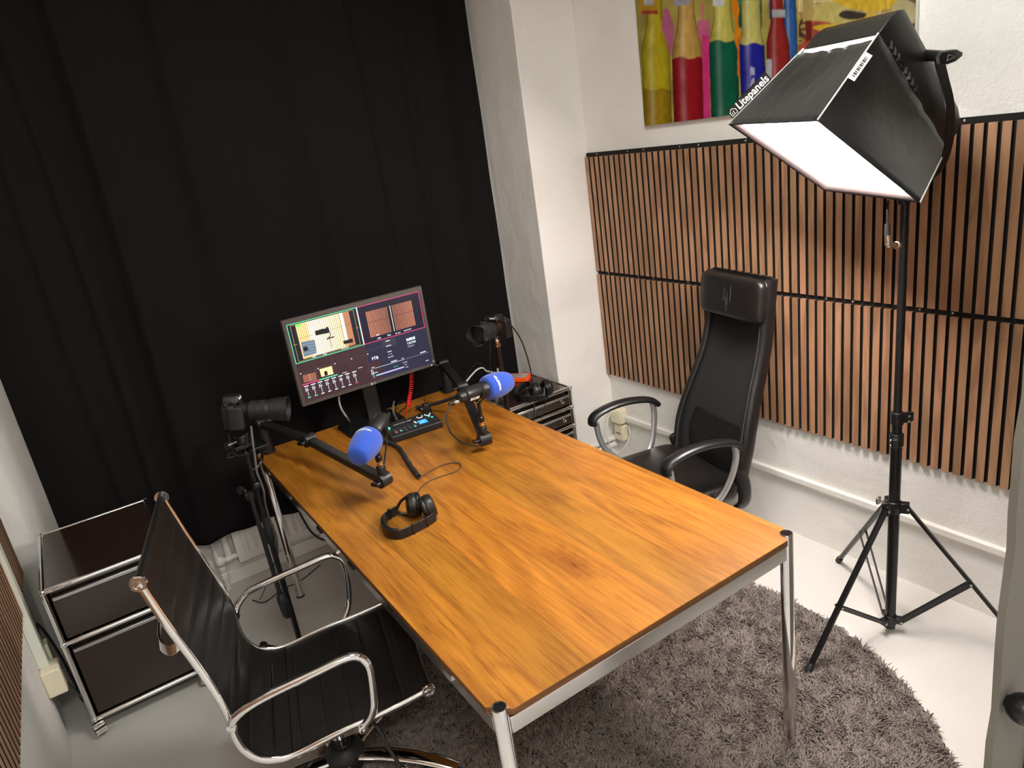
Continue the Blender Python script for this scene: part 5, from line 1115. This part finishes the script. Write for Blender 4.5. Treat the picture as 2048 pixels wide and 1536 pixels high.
# ================================================================== SOFTBOX LAMP
n_ = V((-.63, .30, -.72)).normalized()
Oq = [V((1.384, .494, 1.839)), V((1.215, .076, 1.816)), V((1.487, -.019, 1.536)), V((1.656, .398, 1.559))]
Rq = [V((1.516, .357, 1.998)), V((1.399, .068, 1.982)), V((1.656, -.022, 1.717)), V((1.773, .267, 1.733))]
def hit(u, v, o, n):
    d = cam_rot() @ V(((u-1024)/CF, -(v-768)/CF, -1)); c = V(CP); return c+d*((o-c).dot(n)/d.dot(n))
oc = sum(Oq, V())/4; rc = sum(Rq, V())/4; nO = (Oq[1]-Oq[0]).cross(Oq[3]-Oq[0]).normalized(); nR = (Rq[1]-Rq[0]).cross(Rq[3]-Rq[0]).normalized()
OC = [hit(1457, 248, oc, nO), hit(1635, 240, oc, nO), hit(1840, 405, oc, nO), hit(1650, 381, oc, nO)]
RC_ = [hit(1607, 97, rc, nR), hit(1757, 66, rc, nR), hit(1893, 296, rc, nR), Rq[3]]
lampr = root('softbox_light', 'black softbox studio lamp glowing white on the tall tripod at the upper right', 'studio light', (1.62, .13, 1.75))
FAB = pm('softbox_fabric', (.007, .0065, .007), .42, 0, .35, 14, sheen=.15); LIN = pm('softbox_lining', (.026, .020, .020), .8, spec=.1)
# four cloth sides, each sagging inwards between its rods
bm = NB(); nu, nv = 14, 14
for k_ in range(4):
    a, b_ = RC_[k_], RC_[(k_+1) % 4]; c, d = OC[k_], OC[(k_+1) % 4]; cen = (oc+rc)/2; G = []
    for i in range(nu+1):
        row = []
        for j in range(nv+1):
            s, t = i/nu, j/nv; p_ = a.lerp(b_, s).lerp(c.lerp(d, s), t)
            inw = (cen-p_).normalized(); sag = .024*math.sin(PI*s)*math.sin(PI*t)*(1-t)**.6; wr = .003*math.sin(s*31+t*9)*math.sin(PI*s)*(1-t)
            row.append(bm.verts.new(p_+inw*(sag+wr)))
        G.append(row)
    for i in range(nu):
        for j in range(nv):
            if k_ == 0 and j < 1: continue    # open slot along the top next to the panel
            bm.faces.new((G[i][j], G[i+1][j], G[i+1][j+1], G[i][j+1]))
bmesh.ops.remove_doubles(bm, verts=bm.verts[:], dist=.0002)
fin('softbox_cloth', bm, FAB, lampr, True, solid=.0015, ang=60)
for k_ in range(4):
    bm = NB(); tube(bm, [RC_[k_], RC_[k_].lerp(OC[k_], .5), OC[k_]], .0024, 6)
    fin('edge_piping', bm, pm('piping_white', (.60, .60, .58), .5), lampr, True)
# inner lip around the mouth and the glowing diffuser just inside
ocn = sum(OC, V())/4; inn = n_
def ins(p_, f, dpt): return ocn+(p_-ocn)*f-inn*dpt
bm = NB(); rr_ = []
for f, dp in ((1.0, -.001), (.985, -.001), (.945, .003), (.905, .018)): rr_.append([bm.verts.new(ins(p_, f, dp)) for p_ in OC])
for a, b_ in zip(rr_, rr_[1:]):
    for k_ in range(4): bm.faces.new((a[k_], a[(k_+1) % 4], b_[(k_+1) % 4], b_[k_]))
fin('inner_lip', bm, LIN, lampr, True, solid=.0012, label='pale grey lip of the softbox mouth')
DIFF = em('softbox_glow', (1.0, .90, .84), 112)
bm = NB(); f = bm.faces.new([bm.verts.new(ins(p_, .906, .017)) for p_ in OC]); bmesh.ops.solidify(bm, geom=[f], thickness=.001); fin('diffuser', bm, DIFF, lampr, True)
# panel housing behind
bn = -n_
def rp(k_, f, dpt): return rc+(RC_[k_]-rc)*f+bn*dpt
bm = NB(); rings(bm, [[rp(k_, f, dpt) for k_ in range(4)] for f, dpt in ((.97, -.004), (.99, .0), (.99, .045), (.945, .075), (.83, .10), (.5, .118))]); fin('panel_housing', bm, pm('housing_black', (.010, .010, .0105), .4), lampr, True, bev=.008, seg=3)
bm = NB()
for i in range(8):
    p_ = rp(1, .994, .012).lerp(rp(2, .994, .012), .12+.05*i); bx(bm, -.005, .005, -.002, .002, -.010, .010, Matrix.Translation(p_))
fin('cooling_slots', bm, BLKG, lampr, True)
bm = NB(); a, b_ = rp(0, .97, -.002), rp(1, .97, -.002); sweep(bm, [a, b_], [(-.006, -.002), (.006, -.002), (.006, .002), (-.006, .002)], n_); fin('glass_rail', bm, pm('pale_rail', (.55, .62, .56), .3), lampr, True)
inner = em('led_face', (1, .93, .90), 9)
bm = NB(); f = bm.faces.new([bm.verts.new(rp(k_, .9, -.012)) for k_ in range(4)]); bmesh.ops.solidify(bm, geom=[f], thickness=.002); fin('led_face', bm, inner, lampr, True)
# yoke: side straps, pivots and tilt knob
side1 = ((RC_[1]+RC_[2])/2-rc).normalized(); pv = (RC_[1]+RC_[2])/2+bn*.03
kn_ = hit(1880, 106, pv+side1*.05, (V(CP)-pv).normalized())
pv1 = hit(1876, 112, pv+side1*.02, side1); pv0 = pv1-side1*.36
bot1 = V((1.655, .05, 1.62)); ctr_ = V((1.643, .105, 1.575))
y1_ = hit(1898, 285, pv1, side1)
strap = sm([pv1, hit(1888, 160, pv1, side1), hit(1900, 215, pv1+side1*.004, side1), y1_, y1_.lerp(ctr_, .5)+V((.02, -.02, -.02)), ctr_], 6)
bm = NB(); sweep(bm, strap, [(-.014, -.0025), (.014, -.0025), (.014, .0025), (-.014, .0025)], lambda i: (strap[min(i+1, len(strap)-1)]-strap[max(i-1, 0)]).cross(side1).normalized())
strap2 = sm([ctr_, pv0.lerp(ctr_, .5)+V((.03, .03, -.04)), pv0], 8); sweep(bm, strap2, [(-.014, -.0025), (.014, -.0025), (.014, .0025), (-.014, .0025)], lambda i: (strap2[min(i+1, len(strap2)-1)]-strap2[max(i-1, 0)]).cross(side1).normalized())
fin('yoke', bm, BLKM, lampr, True, bev=.001)
bm = NB(); lathe(bm, [(.014, -.07), (.014, .012), (.010, .014), (.010, .020)], pv1, side1, 18); yk = fin('yoke_pivot', bm, BLKM, lampr, True)
bm = NB(); M = basis(pv1+side1*.032, side1, z=(0, .2, 1)); rs_ = []
kp = [(-.038, .004), (-.030, .016), (-.008, .017), (.018, .015), (.040, .004), (.040, -.004), (.020, -.014), (-.008, -.017), (-.030, -.014)]
rings(bm, [[M @ V((h, a*k2, b2*k2)) for a, b2 in kp] for h, k2 in ((-.008, .9), (-.004, 1), (.006, 1), (.009, .86))]); kb = fin('tilt_knob', bm, BLK, lampr, True)
bm = NB(); tube(bm, [M @ V((.0096, x, y)) for x, y in ((-.014, -.007), (.012, -.001), (-.012, .007))], .0008, 5, closed=True); fin('knob_mark', bm, pm('bezel_print', (.55, .52, .50), .5), kb, True)
bm = NB(); lathe(bm, [(.018, -.045), (.018, .01), (.014, .02)], ctr_, (0, 0, 1), 20); fin('stand_socket', bm, BLKM, lampr, True)
# name band along the far cloth edge, price tag
e0, e1 = OC[0].lerp(RC_[0], .04), OC[0].lerp(RC_[0], .62); ed = (e1-e0); up_ = (hit(1480, 195, oc, (V(CP)-oc).normalized())-hit(1492, 213, oc, (V(CP)-oc).normalized())).normalized()
vdir = (V(CP)-e0).normalized(); MB_ = basis(e0, ed, y=up_)
Ln = ed.length
bm = NB(); bx(bm, Ln*.05, Ln*.98, .002, .034, -.001, .001, MB_); bd_ = fin('name_band', bm, FAB, lampr, True)
bm = text_bm('Litepanels', .034, ext=.0004, bold=.0007); w_ = max(v.co.x for v in bm.verts)-min(v.co.x for v in bm.verts); S_ = Matrix.Diagonal((Ln*.70/w_, 1, 1, 1)); bm.transform(MB_ @ Matrix.Translation((Ln*.60, .017, .0016)) @ S_)
fin('lettering', bm, INK, bd_, True)
bm = NB(); tube(bm, [MB_ @ V((Ln*.08+x, .017+y, .0016)) for x, y in ((0, -.010), (.022, -.010), (.022, .002), (.010, .011), (0, .004))], .0012, 5, closed=True); tube(bm, [MB_ @ V((Ln*.08+.006+x*.8, .010+y, .0016)) for x, y in ((0, 0), (0, .007))], .001, 5); tube(bm, [MB_ @ V((Ln*.08+.012, .009, .0016)), MB_ @ V((Ln*.08+.012, .020, .0016))], .001, 5); fin('logo_mark', bm, INK, bd_, True)
tgp = RC_[1].lerp(OC[1], .38); MT = basis(tgp, (OC[1]-RC_[1]), z=(V(CP)-tgp))
bm = NB(); bx(bm, -.040, .030, .002, .020, .002, .0035, MT); tg = fin('care_tag', bm, WHITE, lampr, True)
bm = NB()
for i in range(14): bx(bm, -.030+i*.0038, -.0285+i*.0038+.0009*(i % 3), .006, .015, .0036, .0039, MT)
fin('barcode', bm, BLK, tg, True)
# power lead with angled metal connector beside the pole
bm = NB(); tube(bm, sm([at(1776, 402, 'y', .10), at(1775, 425, 'y', .09), at(1775, 455, 'y', .09)], 5), .0032, 8); fin('power_lead', bm, RUB, lampr, True)
bm = NB(); cyl(bm, at(1775, 448, 'y', .09), at(1775, 470, 'y', .09), .007, .0085, 14); fin('strain_relief', bm, RUB, lampr, True)
bm = NB(); a = at(1776, 468, 'y', .09); b_ = at(1777, 489, 'y', .09); c = at(1797, 491, 'y', .088); tube(bm, sm([a, a.lerp(b_, .6), b_, b_.lerp(c, .4), c], 4), .0095, 16); lathe(bm, [(.0095, -.014), (.011, -.013), (.011, -.001), (.009, 0)], c, (c-b_), 18); fin('angled_connector', bm, pm('nickel', (.72, .70, .62), .22, 1), lampr, True)
# ---- tripod stand
sx_, sy_ = 1.642, .100
ls = root('light_stand', 'tall black tripod light stand holding the softbox at the right', 'stand', (sx_, sy_, 0))
bm = NB(); cyl(bm, (sx_, sy_, .02), (sx_, sy_, .775), .0178, n=22); fin('lower_tube', bm, BLKM, ls, True)
bm = NB(); cyl(bm, (sx_, sy_, .76), (sx_, sy_, .845), .0155, n=20); fin('middle_tube', bm, BLKM, ls, True)
bm = NB(); cyl(bm, (sx_, sy_, .83), (sx_, sy_, 1.54), .0125, n=20); fin('upper_tube', bm, BLKM, ls, True)
for z, rr, a in ((.766, .0215, 3.6), (.842, .019, 5.6)):
    bm = NB(); lathe(bm, [(rr-.002, -.022), (rr, -.020), (rr, .020), (rr-.002, .022)], (sx_, sy_, z), n=24)
    M = Matrix.Translation((sx_, sy_, z)) @ Matrix.Rotation(a, 4, 'Z'); bx(bm, rr-.006, rr+.022, -.009, .009, -.016, .016, M); bx(bm, rr-.004, rr+.026, -.013, -.009, -.010, .022, M)
    cl = fin('locking_collar', bm, BLKM, ls, True, bev=.0015)
    for zz in (-.009, .009):
        bm = NB(); q = M @ V((rr+.012, -.0135, zz)); lathe(bm, [(.0042, 0), (.0042, .002), (.001, .003)], q, M.to_3x3() @ V((0, -1, 0)), 12); fin('screw', bm, STEEL, cl, True)
hub = V((sx_, sy_, .515))
bm = NB(); lathe(bm, [(.0215, -.022), (.0225, -.020), (.0225, .020), (.021, .022)], hub, n=24)
azs = (math.radians(56), math.radians(172), math.radians(-62))
for a in azs: bx(bm, .016, .046, -.012, .012, -.018, .018, Matrix.Translation(hub) @ Matrix.Rotation(a, 4, 'Z'))
hb_ = fin('leg_collar', bm, BLKM, ls, True, bev=.003)
bm = NB(); a = math.radians(118); d = V((math.cos(a), math.sin(a), 0)); kq = at(1757, 1001, 'y', .11); cyl(bm, hub, kq, .004); bx(bm, -.010, .010, -.004, .004, -.012, .012, Matrix.Translation(kq)); fin('wing_screw', bm, STEEL, hb_, True, bev=.002)
low = V((sx_, sy_, .055)); bm = NB(); lathe(bm, [(.0215, -.018), (.0215, .018)], low, n=24)
for a in azs: bx(bm, .016, .040, -.011, .011, -.012, .012, Matrix.Translation(low) @ Matrix.Rotation(a, 4, 'Z'))
fin('brace_collar', bm, BLKM, ls, True, bev=.002)
feet = [V((1.890, .468, .012)), V((1.250, .155, .022)), V((1.845, -.262, .010))]; js = (.47, .60, .52)
for a, ft, j in zip(azs, feet, js):
    d = V((math.cos(a), math.sin(a), 0)); p0 = hub+d*.042; sd = V((-d.y, d.x, 0)); 
    bm = NB(); sweep(bm, [p0, ft], rrect(.020, .011, .003, 2), sd); lg = fin('stand_leg', bm, BLKM, ls, True)
    bm = NB(); e = (ft-p0).normalized(); lathe(bm, [(.010, -.025), (.0125, -.02), (.0125, .008), (.006, .012)], ft, e, 14); fin('rubber_foot', bm, RUB, lg, True)
    jp = p0.lerp(ft, j)-V((0, 0, .0)); q0 = low+d*.036
    bm = NB()
    for s in (-1, 1): sweep(bm, [q0+sd*s*.011, jp+sd*s*.0125], [(-.0015, -.006), (.0015, -.006), (.0015, .006), (-.0015, .006)], sd)
    fin('brace', bm, BLKM, ls, True)
    for P_ in (jp, p0, q0):
        bm = NB()
        for s in (-1, 1): lathe(bm, [(.0042, 0), (.0042, .002), (.001, .003)], P_+sd*s*.0135, sd*s, 12)
        fin('rivet', bm, STEEL, lg, True)
# ================================================================== CEILING LIGHT, ADDED FILL LIGHT, WORLD
def overhead_lamp(x, y, w, h, strength, col, label):
    r = root('overhead_light', label, 'ceiling light', (x, y, CZ-.05))
    bm = NB(); bx(bm, x-w/2-.02, x+w/2+.02, y-h/2-.02, y+h/2+.02, CZ-.04, CZ); fin('light_frame', bm, WHITE, r, True)
    bm = NB(); bx(bm, x-w/2, x+w/2, y-h/2, y+h/2, CZ-.046, CZ-.040); fin('light_diffuser', bm, em('overhead_glow', col, strength), r, True)
overhead_lamp(.66, .10, .60, .60, 27, (.98, 1, .93), 'square white ceiling light above the near end of the table')
overhead_lamp(-.55, -1.75, .60, .60, 27, (1, .95, .93), 'added unseen square fill light over the doorway')  # fill light added out of view to brighten the floor at the left
w = bpy.data.worlds.new('world'); sc.world = w; w.use_nodes = True
w.node_tree.nodes['Background'].inputs[0].default_value = (1, .93, .90, 1); w.node_tree.nodes['Background'].inputs[1].default_value = .55
sc.view_settings.view_transform = 'Standard'; sc.view_settings.look = 'None'; sc.view_settings.gamma = 1; sc.view_settings.exposure = 0.7; sc.view_settings.use_curve_mapping = False
